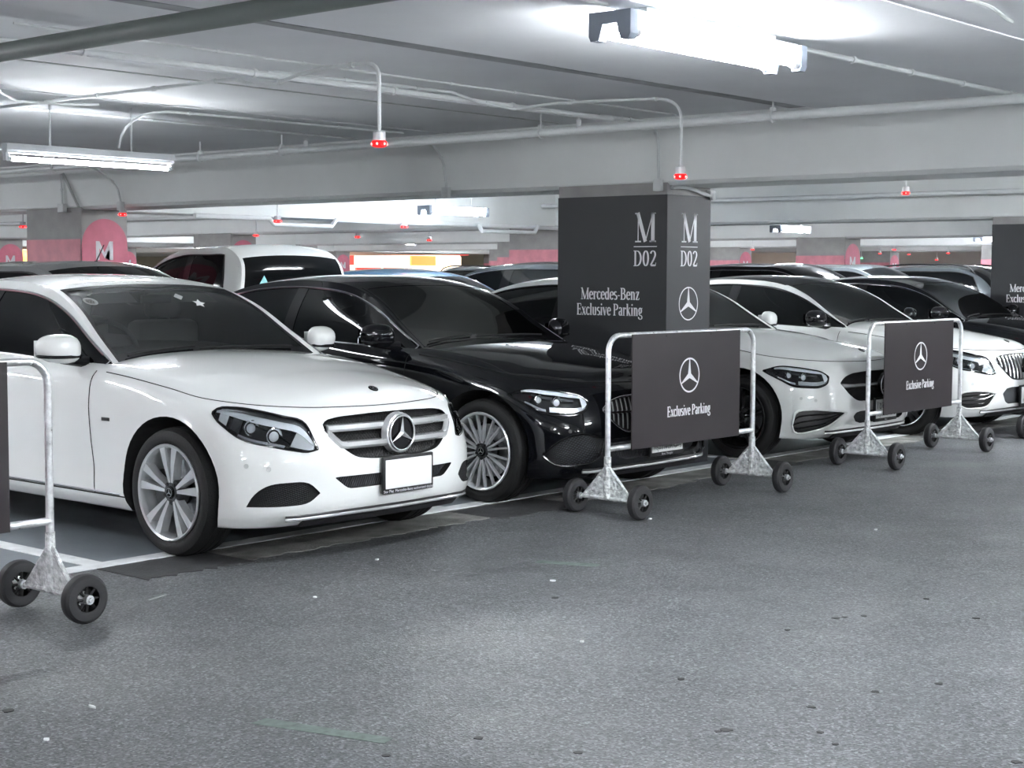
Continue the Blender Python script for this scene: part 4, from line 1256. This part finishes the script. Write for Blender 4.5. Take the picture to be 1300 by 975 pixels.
for i, x in enumerate(CX):
    for j, y in enumerate(CY):
        if j < 2: continue
        vis = (i >= 2 and j >= 2)
        black = (j == 2 and i in (2, 3)) 
        lab = None
        if black:
            lab = 'black vinyl-clad column lettered M D02 behind the black sedan' if i == 2 else 'black vinyl-clad column at the right edge of the photo'
        elif i == 2 and j == 3: lab = 'grey and pink column with a large M behind the white sedan'
        elif vis and (i, j) in ((3, 3), (3, 4), (4, 3), (4, 4), (4, 5), (5, 3)):
            lab = {(3, 3): 'pink and grey column half hidden behind the black column', (3, 4): 'pink M column left of the pickup roof', (4, 3): 'pink and grey column under the far right tube light', (4, 4): 'small pink M column in front of the lit shops', (4, 5): 'small far pink column left of the M column', (5, 3): 'distant pink and grey column on the right'}[(i, j)]
        c = thing('column', lab or 'grey and pink concrete column', 'column', (x, y, 0), 'columns of the car park')
        mk('shaft', bbox(0, CWX, 0, CWY, 0, BZ + .02, .006), 'concrete', c, ang=12)
        if black:
            pn = mk('vinyl_cladding', bbox(-.003, CWX + .003, -.003, CWY + .003, 0, 2.052, .002), 'panel', c, ang=12)
            vinyl_sign(pn, 0, 0, code='D02' if i == 2 else None)
        elif i >= 1 and j >= 1:
            mk('pink_band', box(-.0025, CWX + .0025, .02, CWY + .0025, 0, 1.805), 'pink_l', c, smooth=False)
            arch = [(.0, 0), (CWX, 0), (CWX, 1.74)] + [(CWX / 2 + CWX / 2 * math.cos(a), 1.74 + .285 * math.sin(a)) for a in np.linspace(0, PI, 20)][1:-1] + [(0, 1.74)]
            ar = mk('pink_arch', prism(arch, 'y', -.003, .02), 'pink', c, smooth=False)
            mp = poly_M(.20, .215)
            me = [(a + CWX / 2 - .115, b + 1.585) for a, b in mp]
            bm = bmesh.new(); vs = [bm.verts.new((a, -.0042, b)) for a, b in me]; bm.faces.new(vs); bmesh.ops.triangulate(bm, faces=bm.faces); bm.verts.index_update()
            vf = [tuple(v.co) for v in bm.verts], [tuple(v.index for v in f.verts) for f in bm.faces]; bm.free()
            mk('letter_m', vf, 'm_paint', ar, smooth=False, recalc=False)
# ---------------------------------------------------------------- fluorescent battens
def batten(label, x, y, z, twin, ax='x', rods=0.0, L=1.28, tm='tube', group='tube light fittings of the car park'):
    t = thing('tube_light', label, 'light', (x, y, z), group, 0 if ax == 'x' else PI / 2)
    h = L / 2
    if twin:
        body = prism([(-.035, .0), (.035, .0), (.085, .045), (.085, .055), (-.085, .055), (-.085, .045)], 'x', -h, h)
        mk('batten_body', body, 'fixture', t, smooth=False)
        for s in (-1, 1):
            cap = [(-.095, -.065), (-.055, -.065), (-.035, .0), (.035, .0), (.055, -.065), (.095, -.065), (.105, -.045), (.105, .05), (-.105, .05), (-.105, -.045)]
            mk('end_cap', prism(cap, 'x', s * h, s * (h + .05)), 'fixture_end', t, smooth=False)
            mk('tube', tube([(-h + .02, s * .075, -.030), (h - .02, s * .075, -.030)], .0175, 12), tm, t)
            for e in (-1, 1):
                mk('lamp_holder', tube([(e * (h - .035), s * .075, -.03), (e * h, s * .075, -.03)], .024, 12), 'fixture', t)
    else:
        mk('batten_body', bbox(-h, h, -.032, .032, 0, .065, .006), 'fixture', t)
        mk('reflector', prism([(-.05, .02), (-.032, .065), (.032, .065), (.05, .02), (.045, .02), (.03, .055), (-.03, .055), (-.045, .02)], 'x', -h, h), 'fixture', t, smooth=False)
        mk('tube', tube([(-h + .03, 0, -.035), (h - .03, 0, -.035)], .016, 12), tm, t)
        for e in (-1, 1):
            mk('lamp_holder', join(bbox(e * (h - .012) - .012, e * (h - .012) + .012, -.018, .018, -.05, .01, .004), tube([(e * (h - .045), 0, -.035), (e * (h - .02), 0, -.035)], .021, 12)), 'fixture', t)
    if rods > 0:
        for e in (-.33, .33):
            mk('hanger_rod', cyl((e, 0, .06), (e, 0, rods), .007, 8), 'pvc', t)
    return t
f1 = batten('twin tube light on the ceiling above the aisle, top right', 5.75, 3.85, 2.462, True, L=1.27, tm='tube_dim')
mk('mounting_plate', box(-.5, .5, -.05, .05, .055, NZ - 2.462), 'fixture', f1, smooth=False)
batten('single tube light hanging above the white sedan, far left', 6.40, 9.36, 2.245, False, rods=.375, L=1.36, tm='tube_dim')
batten('tube light hanging in front of the far girder left of the black column', 14.45, 13.4, 2.235, True, rods=.385, L=1.0, tm='tube_dim')
batten('tube light glowing right of the black column above the dark car roofs', 22.25, 13.2, 2.185, True, rods=.435, L=.85, tm='tube_dim')
batten('tube light peeking out left of the right-edge black column', 32.7, 14.4, 2.23, True, rods=.39, tm='tube_dim')
batten('small distant tube light above the lit shops', 27.5, 27.5, 2.20, True, rods=.42, tm='tube_dim')
batten('small distant tube light left of the pink column behind the black one', 31.5, 24.0, 2.15, True, rods=.47, tm='tube_dim')
k_ = 0
for x, y in ((-2.3, 3.945), (14.1, 3.945), (22.3, 3.945), (30.5, 3.945), (1.6, -4.4), (10.7, -4.4), (18, -4.4), (-6.6, -4.4), (-2.0, .2), (2.0, 0.2), (6.2, .2), (10.4, .2), (3.0, 9.36), (14.6, .2), (5.9, 19.0), (14.1, 19.0), (22.3, 19.0), (30.5, 19.0), (38.7, 19), (13.0, 10.5), (22.3, 11.5), (30.5, 9.2), (30.5, 13), (14.1, 26.5), (22.3, 26.5), (30.5, 26.5), (5.9, 26.5), (38.7, 13), (14.1, 34), (22.3, 34), (30.5, 34), (38.7, 34), (-2.3, 12), (38.7, 8), (46, 20), (46, 12), (54, 18), (54, 30), (46, 32), (54, 42), (30, 44), (18, 44), (38, 50), (-2.3, 19)):
    low = (x < 12 and y < 10)
    zt = NZ if y < STEP else CZ
    batten('added twin ceiling tube light that brightens the car park', x, y, 2.27 if low else zt - .056, True, rods=zt - 2.27 if low else 0.0, tm='tube_dim' if (x, y) == (3.0, 9.36) else 'tube')

# ---------------------------------------------------------------- ceiling services
def conduit(name, label, pts, r, mat='pvc', clips=0, n=8, cat='conduit'):
    o = mk(name, tube(pts, r, n), mat)
    tag(o, label, cat)
    if clips:
        P = resample(pts, clips + 2)[1:-1]
        for k, p in enumerate(P):
            q = Vector(p); d = Vector(resample(pts, 200)[min(199, int((k + 1) / (clips + 1) * 199) + 1)]) - q
            d = d.normalized() if d.length > 1e-6 else Vector((1, 0, 0))
            mk('clip', tube([q - d * .012, q + d * .012], r * 1.5, n), mat, o)
    return o
def bend(p, q, c, n=8):
    """quadratic curve p..q with control c"""
    p, q, c = Vector(p), Vector(q), Vector(c)
    return [p * (1 - t)**2 + c * 2 * t * (1 - t) + q * t * t for t in np.linspace(0, 1, n)]
o = conduit('sprinkler_pipe', 'long white pipe running along the front of the main beam', [(8.858, y, 2.481) for y in np.linspace(-6, 40, 60)], .030, 'pipe_w', 0, 14, 'pipe')
for y in (5.4, 7.35, 10.2, 11.3, 13.6, 16.8):
    mk('pipe_hanger', join(tube([(8.858, y + .03 * math.cos(a) * 0 , 2.481 + .036 * math.sin(a)) if 0 else (8.858 + .036 * math.cos(a), y, 2.481 + .036 * math.sin(a)) for a in [2 * PI * k / 14 for k in range(14)]], .007, 5, closed=True), cyl((8.858, y, 2.51), (8.858, y, 2.62), .007, 6), bbox(8.838, 8.878, y - .014, y + .014, 2.51, 2.54, .004)), 'pipe_w', o)
for y in (7.0, 9.9, 12.9):
    mk('sprinkler_head', join(cyl((8.858, y, 2.505), (8.858, y, 2.556), .018, 10), cyl((8.858, y, 2.553), (8.858, y, 2.57), .007, 8), lathe_up := shift(([(a, b, c) for a, b, c in cyl((0, 0, 0), (0, 0, .004), .02, 10)[0]], cyl((0, 0, 0), (0, 0, .004), .02, 10)[1]), (8.858, y, 2.57))), 'pipe_w', o)
conduit('drain_pipe', 'dark green-grey pipe crossing the top left of the ceiling', [(3.93, y, 2.452) for y in np.linspace(-4, 9.6, 30)], .042, 'pipe_g', 0, 14, 'pipe')
conduit('sprinkler_branch', 'thin white pipe running across the ceiling from the left to the main beam', [(x, 6.78 + .03 * (x - 4) / 5, 2.56) for x in np.linspace(-2, 9.0, 30)], .017, 'pipe_w', 9)
conduit('ceiling_wire', 'thin cable clipped to the ceiling above the black sedan', [(x, 6.45 + .02 * (x - 5) / 4, 2.592) for x in np.linspace(4.0, 9.3, 20)], .006, 'pvc', 8)
conduit('ceiling_wire', 'thin cable clipped to the ceiling farther back above the white sedan roof', [(x, 9.75, 2.592) for x in np.linspace(2.0, 9.3, 20)], .008, 'pvc', 6)
conduit('ceiling_wire', 'hairline cable across the ceiling between the two left pipes', [(x, 7.55, 2.596) for x in np.linspace(2.0, 9.3, 20)], .004, 'box_grey', 0)
# conduit bringing the first red indicator down
p1 = [(5.86, y, 2.572) for y in np.linspace(12.0, 7.25, 8)] + [Vector((5.86, 7.15, 2.567)), Vector((5.86, 6.98, 2.52)), Vector((5.86, 6.80, 2.515)), Vector((5.86, 6.6, 2.555))] + [(5.86, 6.35, 2.572)] + [(5.86, 6.15, 2.572)] + bend((5.86, 6.12, 2.572), (5.80, 5.91, 2.47), (5.81, 5.92, 2.572)) + [(5.80, 5.91, 2.21)]
conduit('sensor_conduit', 'bent conduit dropping from the ceiling to the red lamp left of centre', p1, .011, 'pvc', 10)
p2 = [(8.30, y, 2.572) for y in np.linspace(9.0, 6.1, 8)] + bend((8.30, 6.0, 2.572), (8.24, 5.69, 2.44), (8.24, 5.70, 2.572)) + [(8.24, 5.69, 2.14)]
p2 = [(x, 6.9 - .08 * (x - 6), 2.60) for x in np.linspace(5.9, 7.3, 5)] + [(7.5, 6.75, 2.55), (7.75, 6.66, 2.52), (7.95, 6.5, 2.56), (8.1, 6.2, 2.572), (8.2, 5.95, 2.572)] + bend((8.22, 5.9, 2.572), (8.24, 5.69, 2.44), (8.24, 5.70, 2.572)) + [(8.24, 5.69, 2.14)]
conduit('sensor_conduit', 'bent conduit dropping to the red lamp in front of the black column', p2, .010, 'pvc', 5)
conduit('light_conduit', 'conduit running right along the ceiling from the twin tube light', [(x, 3.86, 2.528) for x in np.linspace(6.45, 9.6, 8)], .013, 'pvc', 4)
conduit('light_conduit', 'thin conduit running off the top edge from the twin tube light', [(x, 3.85, 2.533) for x in np.linspace(3.0, 5.05, 8)], .009, 'pvc', 3)
conduit('ceiling_wire', 'cable in the top right corner of the ceiling', [(x, 2.75 + .05 * math.sin(x * 5), 2.537) for x in np.linspace(3.8, 6.5, 30)], .008, 'box_grey', 0)
conduit('light_conduit', 'curved conduit feeding the hanging tube light at far left', [(9.0, 8.9, 2.575), (7.4, 8.95, 2.575), (6.95, 8.98, 2.575)] + bend((6.9, 8.98, 2.575), (6.58, 9.3, 2.33), (6.45, 9.05, 2.60)), .009, 'pvc', 3)
conduit('beam_conduit', 'conduit bending down the beam to the black column corner', [(8.9, 6.85, 2.58), (9.3, 6.83, 2.575)] + bend((9.4, 6.83, 2.57), (9.60, 6.83, 2.38), (9.60, 6.83, 2.57)) + [(9.602, 6.83, 2.16)], .012, 'pvc', 2)
conduit('beam_conduit', 'conduit bending down the beam above the black sedan', bend((9.42, 9.12, 2.56), (9.603, 9.02, 2.36), (9.60, 9.1, 2.55)) + [(9.603, 8.99, 2.17)], .011, 'pvc', 1)
conduit('beam_conduit', 'conduit sloping down the beam right of the pink M column', bend((9.4, 13.75, 2.52), (9.603, 13.6, 2.30), (9.58, 13.7, 2.45)) + [(9.605, 13.55, 2.16)], .011, 'pvc', 1)
conduit('beam_conduit', 'pair of conduits on the beam above the pink M column', [(9.605, 14.62, 2.5), (9.605, 14.60, 2.16)], .011, 'pvc', 1)
conduit('beam_conduit', 'stained conduit slanting down the beam above the pink M column', [(9.605, 14.58, 2.5), (9.603, 14.30, 2.14)], .014, 'box_grey', 0)
for y, z, s, lb in ((6.83, 2.12, .032, 'white junction box on the beam at the black column corner'), (8.99, 2.13, .034, 'white junction box on the beam edge above the black sedan'), (13.55, 2.13, .036, 'white junction box on the beam right of the pink M column'), (14.60, 2.135, .055, 'square junction box on the beam above the pink M column')):
    tag(mk('junction_box', bbox(9.575, 9.625, y - s, y + s, z - .045, z + .045, .006), 'pvc'), lb, 'junction box')
conduit('column_conduit', 'short curved conduit over the top of the black column', bend((9.66, 6.745, 2.10), (10.05, 6.745, 2.075), (9.85, 6.745, 2.13)) + [(10.18, 6.745, 2.06)], .014, 'pvc', 0)
tag(mk('conduit_elbow', join(cyl((10.2, 6.74, 2.03), (10.2, 6.74, 2.10), .022, 10), cyl((10.14, 6.74, 2.085), (10.2, 6.74, 2.085), .02, 10)), 'pvc'), 'conduit elbow at the top right corner of the black column', 'elbow')
tag(mk('smoke_detector', join(bbox(4.86, 5.10, 8.33, 8.43, 2.53, 2.56, .006), cyl((4.98, 8.38, 2.47), (4.98, 8.38, 2.53), .07, 18), cyl((4.98, 8.38, 2.56), (4.98, 8.38, 2.6), .05, 14)), 'fixture'), 'round detector on the ceiling at far left', 'detector')
conduit('ceiling_wire', 'looping cable beside the ceiling detector at far left', [(5.1, 8.4, 2.57), (5.3, 8.7, 2.555), (5.6, 9.0, 2.55), (5.9, 9.05, 2.56), (6.2, 8.98, 2.575)], .007, 'pvc', 0)
# red bay indicators
def indicator(label, x, y, z, drop=.45, mat='led', r=.042):
    t = thing('bay_indicator', label, 'lamp', (x, y, z), 'red bay indicator lamps')
    mk('housing', join(shift(([(c, b, a) for a, b, c in lathe_x([(.015, r * .80), (.06, r * .80), (.065, r * .6)], 18)[0]], lathe_x([(.015, r * .80), (.06, r * .80), (.065, r * .6)], 18)[1]), (0, 0, 0))), 'fixture', t)
    v, f = lathe_x([(-.018, r * .55), (-.012, r * .9), (.006, r), (.016, r * .85)], 20)
    mk('lens', ([(c, b, a) for a, b, c in v], f), mat, t)
    cores = []
    for k in range(6):
        a = 2 * PI * k / 6 + .5
        v, f = lathe_x([(-.006, .004), (0, .0065), (.006, .004)], 8)
        cores.append(([(c + r * .95 * math.cos(a), b + r * .95 * math.sin(a), a_ - .002) for a_, b, c in v], f))
    mk('diodes', join(*cores), 'led_hot' if mat == 'led' else mat, t)
    if drop: mk('stem', cyl((0, 0, .06), (0, 0, drop), .009, 8), 'pvc', t)
    return t
indicator('red bay lamp hanging left of centre under the bent conduit', 5.80, 5.91, 2.135, .08)
indicator('red bay lamp hanging in front of the beam above the black column', 8.24, 5.69, 2.075, .08)
indicator('red bay lamp above the second black sedan at right', 14.1, 7.09, 2.25, .35)
indicator('red bay lamp on the beam right of the pink M column', 9.62, 13.55, 2.045, .06)
for x, y, z, lab in (
(11.62, 18.59, 2.05, 'faint red bay lamp left of the pink M column') ,
(12.07, 13.98, 2.05, 'red bay lamp above the pickup roof, right of its middle') ,
(16.58, 19.74, 2.05, 'lower red bay lamp above the pickup roof') ,
(14.48, 14.3, 2.05, 'red bay lamp above the blue car roof, upper') ,
(18.26, 19.13, 2.05, 'red bay lamp right of the pickup roof') ,
(20.76, 19.86, 2.05, 'red bay lamp left of the pink column behind the black one') ,
(33.17, 20.74, 2.05, 'red bay lamp just right of the black column') ,
(29.83, 16.5, 2.05, 'red bay lamp right of the far pink column, upper') ,
(34.7, 17.72, 2.05, 'red bay lamp far right, upper of the cluster') ,
(41.23, 21.5, 2.05, 'red bay lamp far right, left of the cluster') ,
(43.23, 21.59, 2.05, 'red bay lamp far right, right of the cluster') ,
(41.22, 19.4, 2.05, 'red bay lamp beside the roof-rail car') ,
(43.87, 21.01, 1.89, 'low red bay lamp beside the roof-rail car') ,
):
    indicator(lab, x, y, z, CZ - z, r=.05)
for x, y, z, lab in (
(38.5, 21.32, 2.05, 'green bay lamp right of the far pink column') ,
(42.5, 22.77, 1.93, 'lower green bay lamp right of the far pink column') ,
):
    indicator(lab, x, y, z, CZ - z, 'led_green', r=.05)
# trunking behind the main beam
conduit('wall_trunking', 'pipe with square bends under the far girder', [(11.2, 14.4, 2.10), (12.3, 14.4, 2.10), (12.38, 14.4, 2.03), (13.3, 14.4, 2.03), (13.38, 14.4, 2.11), (17.8, 14.4, 2.11)], .03, 'pipe_w', 0, 10, 'pipe')
conduit('wall_trunking', 'white pipe bend below the tube light left of the black column', [(15.9, 14.3, 2.13), (15.98, 14.3, 2.03), (17.1, 14.3, 2.03), (17.18, 14.3, 2.13)], .03, 'pipe_w', 0, 10, 'pipe')
o = conduit('sprinkler_pipe', 'long white pipe along the second beam behind the black column', [(17.45, y, 2.42) for y in np.linspace(-4, 40, 60)], .030, 'pipe_w', 0, 12, 'pipe')

# ---------------------------------------------------------------- barriers
def barrier(label, x0, x1, y, rz=0.0):
    cx = (x0 + x1) / 2; h = (x1 - x0) / 2
    t = thing('sign_barrier', label, 'barrier', (cx, y, 0), 'wheeled sign barriers in front of the bays', rz)
    R = .017; H = 1.088; cr = .10
    P = [(-h, 0, .14), (-h, 0, H - cr)] + [(-h + cr - cr * math.cos(a), 0, H - cr + cr * math.sin(a)) for a in np.linspace(0, PI / 2, 8)[1:]] + [(h - cr + cr * math.sin(a), 0, H - cr + cr * math.cos(a)) for a in np.linspace(0, PI / 2, 8)] + [(h, 0, .14)]
    mk('frame', tube(P, R, 12), 'galv', t)
    mk('crossbar', tube([(-h, 0, .405), (h, 0, .405)], R, 12), 'galv', t)
    b = h - .205
    bd = mk('sign_board', bbox(-b, b, -.028, -.019, .385, 1.092, .002), 'board', t, ang=12)
    st = star2d(.112, .10)
    mk('star_emblem', place2d(st, (.01, -.0285, .817), (1, 0, 0), (0, 0, 1)), 'white_ink', bd, smooth=False, recalc=False)
    tx = serif('Exclusive Parking', .066, .9, .2, .095); k = .48 / tx[2]
    mk('lettering', place2d(([(a * k, c) for a, c in tx[0]], tx[1]), (-.23, -.0285, .562), (1, 0, 0), (0, 0, 1)), 'white_ink', bd, smooth=False, recalc=False)
    for s in (-.45, .45):
        for zz in (1.075,):
            mk('bolt', xform(lathe_x([(0, .006), (.003, .005), (.003, 0)], 8), Matrix.Translation((s * (b - .05), -.0285, zz)) @ Matrix.Rotation(PI / 2, 4, 'Z') @ Matrix.Scale(-1, 4)), 'black', bd)
    for s in (-1, 1):
        g = mk('gusset', join(prism([(-.17, .105), (.17, .105), (.02, .30), (-.02, .30)], 'x', s * h - .004, s * h + .004)), 'wrap', t, smooth=False)
        mk('gusset_edge', join(tube([(s * h, -.19, .105), (s * h, 0, .31)], .010, 8), tube([(s * h, .19, .105), (s * h, 0, .31)], .010, 8), tube([(s * h, -.20, .105), (s * h, .20, .105)], .013, 8)), 'wrap', g)
        mk('post_foot', tube([(s * h, 0, .105), (s * h, 0, .36)], .022, 10), 'wrap', g)
        for e in (-1, 1):
            yy = e * .245
            w = mk('wheel', shift(([(b_, a_, c_) for a_, b_, c_ in lathe_x([(-.028, .055), (-.03, .07), (-.028, .092), (-.018, .102), (0, .105), (.018, .102), (.028, .092), (.03, .07), (.028, .055), (.012, .05), (.012, .03)], 36, cap=False)[0]], lathe_x([(-.028, .055), (-.03, .07), (-.028, .092), (-.018, .102), (0, .105), (.018, .102), (.028, .092), (.03, .07), (.028, .055), (.012, .05), (.012, .03)], 36, cap=False)[1]), (s * h, yy, .105)), 'rubber_b', t)
            rib = []
            for k in range(8):
                a = 2 * PI * k / 8
                rib.append(tube([(s * h + .022 * math.cos(a), yy - .02, .105 + .022 * math.sin(a)), (s * h + .054 * math.cos(a), yy - .018, .105 + .054 * math.sin(a))], .006, 4))
                rib.append(tube([(s * h + .022 * math.cos(a), yy + .02, .105 + .022 * math.sin(a)), (s * h + .054 * math.cos(a), yy + .018, .105 + .054 * math.sin(a))], .006, 4))
            mkst('wheel_ribs', join(*rib), 'black', w)
            mk('axle_nut', join(cyl((s * h, yy - .042, .105), (s * h, yy + .042, .105), .020, 12), cyl((s * h, yy - e * .02, .105), (s * h, yy + e * .055, .105), .011, 8)), 'galv', w)
    return t
M['rubber_b'] = plain('barrier_wheel_rubber', (0.019, 0.019, 0.021), 0.6)
barrier('wheeled sign barrier cut off at the left edge beside the white sedan', 2.13, 3.722, 5.79, 0.0)
barrier('wheeled sign barrier standing in front of the black sedan, nearest full sign', 7.50, 9.10, 5.68, -.01)
barrier('wheeled sign barrier in front of the white sedans, right of centre', 10.72, 12.315, 5.665, 0.0)
barrier('wheeled sign barrier mostly outside the right edge, one wheel showing', 13.60, 15.20, 5.40, 0.0)

# ---------------------------------------------------------------- cars
car('sedan', 'white sedan with two-bar star grille and silver twin-spoke wheels, nearest car', 'car', 5.775, 6.535, front='w205', paint='white_paint', trim='satin', wheels=('twin5', 'wheel_silver', 'wheel_silver'), shield='shield', interior=True, stickers=True, plate=dict(z=.425, x=.035, dealer='Star Flag  Mercedes-Benz authorized dealer'))
car('sedan', 'glossy black sedan with thin multi-spoke wheels behind the nearest sign barrier', 'car', 8.245, 6.60, front='w206', paint='black_paint', trim='chrome', wheels=('multi', 'wheel_silver', 'wheel_silver'), shield='shield_dark', plate=dict(z=.40, x=0, text1='2ขก 9646', text2='กรุงเทพมหานคร', dealer='Benz Thonglor'))
car('sedan', 'white sedan with black mesh grille right of the black column', 'car', 11.38, 6.68, front='w206amg', paint='white_paint_b', trim='gloss_black', wheels=('five', 'black_metal', 'black_metal'), shield='shield_dark', plate=dict(z=.40, x=0, text1='1ขข 3459', text2='กรุงเทพมหานคร', dealer='Benz'))
car('sedan', 'white sedan with vertical chrome grille bars at the right edge', 'car', 13.95, 6.57, front='w205amg', paint='white_paint_b', trim='gloss_black', wheels=('five', 'dark_metal', 'satin'), shield='shield_dark', mirror_mat='black_paint', roof='gloss_black', plate=dict(z=.37, x=0, text1='ฎค 8', text2='กรุงเทพมหานคร'))
car('sedan', 'black sedan at far right in front of the right-edge column', 'car', 16.62, 6.60, front='w206', paint='black_paint', trim='chrome', wheels=('multi', 'wheel_silver', 'wheel_silver'), shield='shield_dark')
# second row, facing away
BR = 15.95
car('hatchback', 'silver car roof with antenna behind the nearest white sedan', 'car', 8.45, 15.3, kind='suv', paint='silver_paint', trim='black', wheels=('five', 'dark_metal', 'satin'), detail=1, rz=PI, group='cars in the second row')
car('pickup_truck', 'white pickup truck cab with large rear window behind the sedans', 'pickup', 11.30, 15.45, kind='pickup', paint='white_paint_b', trim='black', wheels=('five', 'dark_metal', 'satin'), detail=1, rz=PI, group='cars in the second row')
car('sedan', 'metallic blue car roof behind the black sedan', 'car', 13.95, 15.9, kind='sedan', paint='blue_paint', trim='satin', wheels=('five', 'dark_metal', 'satin'), detail=1, rz=PI, group='cars in the second row')
car('suv', 'dark grey estate car left of the black column', 'car', 16.45, 15.6, kind='suv', paint='grey_paint', trim='satin', wheels=('five', 'dark_metal', 'satin'), detail=1, rz=PI, group='cars in the second row')
car('suv', 'glossy black car roof right of the black column', 'car', 19.9, 14.6, kind='suv', paint='black_paint', trim='satin', wheels=('five', 'dark_metal', 'satin'), detail=1, rz=PI, group='cars in the second row')
car('suv', 'charcoal car beside the roof-rail car far right', 'car', 22.6, 14.9, kind='suv', paint='grey_paint', trim='black', wheels=('five', 'dark_metal', 'satin'), detail=1, rz=PI, group='cars in the second row')
car('suv', 'grey car with roof rails beside the right-edge column', 'car', 24.9, 14.2, kind='suv', paint='grey_paint', trim='black', wheels=('five', 'dark_metal', 'satin'), detail=1, rz=PI, rails=True, group='cars in the second row')

# antenna of the silver car, litter, shops and far cars
def find(lbl):
    for o_ in bpy.data.objects:
        if o_.get('label', '').startswith(lbl): return o_
sv = find('silver car roof')
sv.scale = (1, 1, .965)
mk('antenna', join(lathe_z := ([(c, b, a) for a, b, c in lathe_x([(0, .03), (.02, .022), (.03, .012)], 12)[0]], lathe_x([(0, .03), (.02, .022), (.03, .012)], 12)[1]), tube([(0, 0, .02), (-.02, .10, .18)], [.007, .004], 6)), 'black', sv, loc=(0, 2.98, 1.588))
for k, (x, y) in enumerate([(5.72, 4.66), (8.11, 4.22), (4.84, 3.79), (5.55, 5.68), (4.71, 5.22), (3.01, 4.45), (7.57, 5.42), (2.7, 4.24)]):
    lb = ['scrap of white litter below the green paint mark', 'pale scrap of litter on the aisle in front of the second sign barrier', 'tiny white scrap in the middle of the aisle', 'tiny pale scrap in front of the nearest sedan', 'tiny scrap on the aisle left of centre', 'thin white paper strip at lower left of the aisle', 'crumbs beside the wheel of the nearest full sign barrier', 'small white scrap at the lower left corner'][k]
    o_ = mk('litter', blob(x, y, (.010 if k else .014) if k != 5 else .022, .006, 7, 1.0 if k != 5 else .35), 'line', smooth=False)
    tag(o_, lb, 'litter', 'scraps on the aisle')
find('metallic blue').scale = (1, 1, 1.045)
pk = find('white pickup')
M['teal'] = plain('teal_sticker', (.22, .55, .55), .5)
psh = Shell('pickup')
mk('rear_sticker', slab([[tuple(psh.up(7.62 + .16 * (-a + b), .62 + .075 * (a + b)) + np.array([0, .004, 0])) for b in (-.5, .5)] for a in (-.5, .5)], [[tuple(psh.up(7.62 + .16 * (-a + b), .62 + .075 * (a + b)) + np.array([0, .002, 0])) for b in (-.5, .5)] for a in (-.5, .5)]), 'teal', pk, smooth=False)
# lit shops far behind
M['glow_y'] = emit('yellow_light_box', (1.0, .72, .12), .16)
M['glow_w'] = emit('warm_shop_light', (1.0, .86, .62), .20)
M['glow_o'] = emit('orange_light_box', (1.0, .36, .10), .16)
M['glow_r'] = emit('red_light_box', (.95, .10, .08), .12)
def shop(label, x0, x1, y, seed):
    t = thing('shop_front', label, 'shop', ((x0 + x1) / 2, y, 0), 'lit shops at the back')
    h = (x1 - x0) / 2; r = random.Random(seed)
    mk('shop_wall', box(-h, h, 0, .2, 0, 2.58), 'glow_w', t, smooth=False)
    n = int(2 * h / 1.5)
    for k in range(n):
        a = -h + 2 * h * k / n
        mk('light_box', bbox(a + .05, a + 2 * h / n - .05, -.12, -.01, 1.75, 2.15, .02), r.choice(['glow_y', 'glow_o', 'glow_r', 'glow_w', 'glow_y']), t)
        mk('display_window', bbox(a + .08, a + 2 * h / n - .08, -.08, -.01, .3, 1.65, .02), r.choice(['glow_w', 'glow_o', 'glow_w', 'glow_r']), t)
        mk('shelf', box(a + .1, a + 2 * h / n - .1, -.25, -.09, 1.48, 1.54), 'box_grey', t, smooth=False)
    mk('canopy', box(-h, h, -.5, 0, 2.2, 2.28), 'glow_r', t, smooth=False)
    return t
shop('yellow and orange lit shop far behind the blue car', 40.5, 50, 46, 1)
shop('red and orange lit shop far behind, left of the black column', 52, 58.5, 46, 5)
shop('bright lit shop at the far left edge', 24, 29.5, 46, 3)
src = find('dark grey estate'); srb = find('grey car with roof rails'); sp2 = find('metallic blue')
for k, (x, y, o_, z_, lb) in enumerate([(30.5, 22.4, src, 0, 'dark car in the third row behind the pickup'), (27.9, 22.5, srb, 0, 'dark roof-rail car in the third row behind the blue car'), (33.2, 22.4, src, 0, 'dark car in the third row behind the grey estate'), (21.0, 22.5, srb, 0, 'roof-rail car far behind the silver car'), (34.0, 14.6, src, PI, 'dark car far right beyond the roof-rail car'), (29.0, 14.6, src, PI, 'dark car between the far right cars'), (19.0, 29.0, src, 0, 'dark car in the farthest row on the left')]):
    c_ = copy_tree(o_); c_.location = (x, y, 0); c_.rotation_euler = (0, 0, z_); c_['label'] = lb; c_['group'] = 'cars in the far rows'
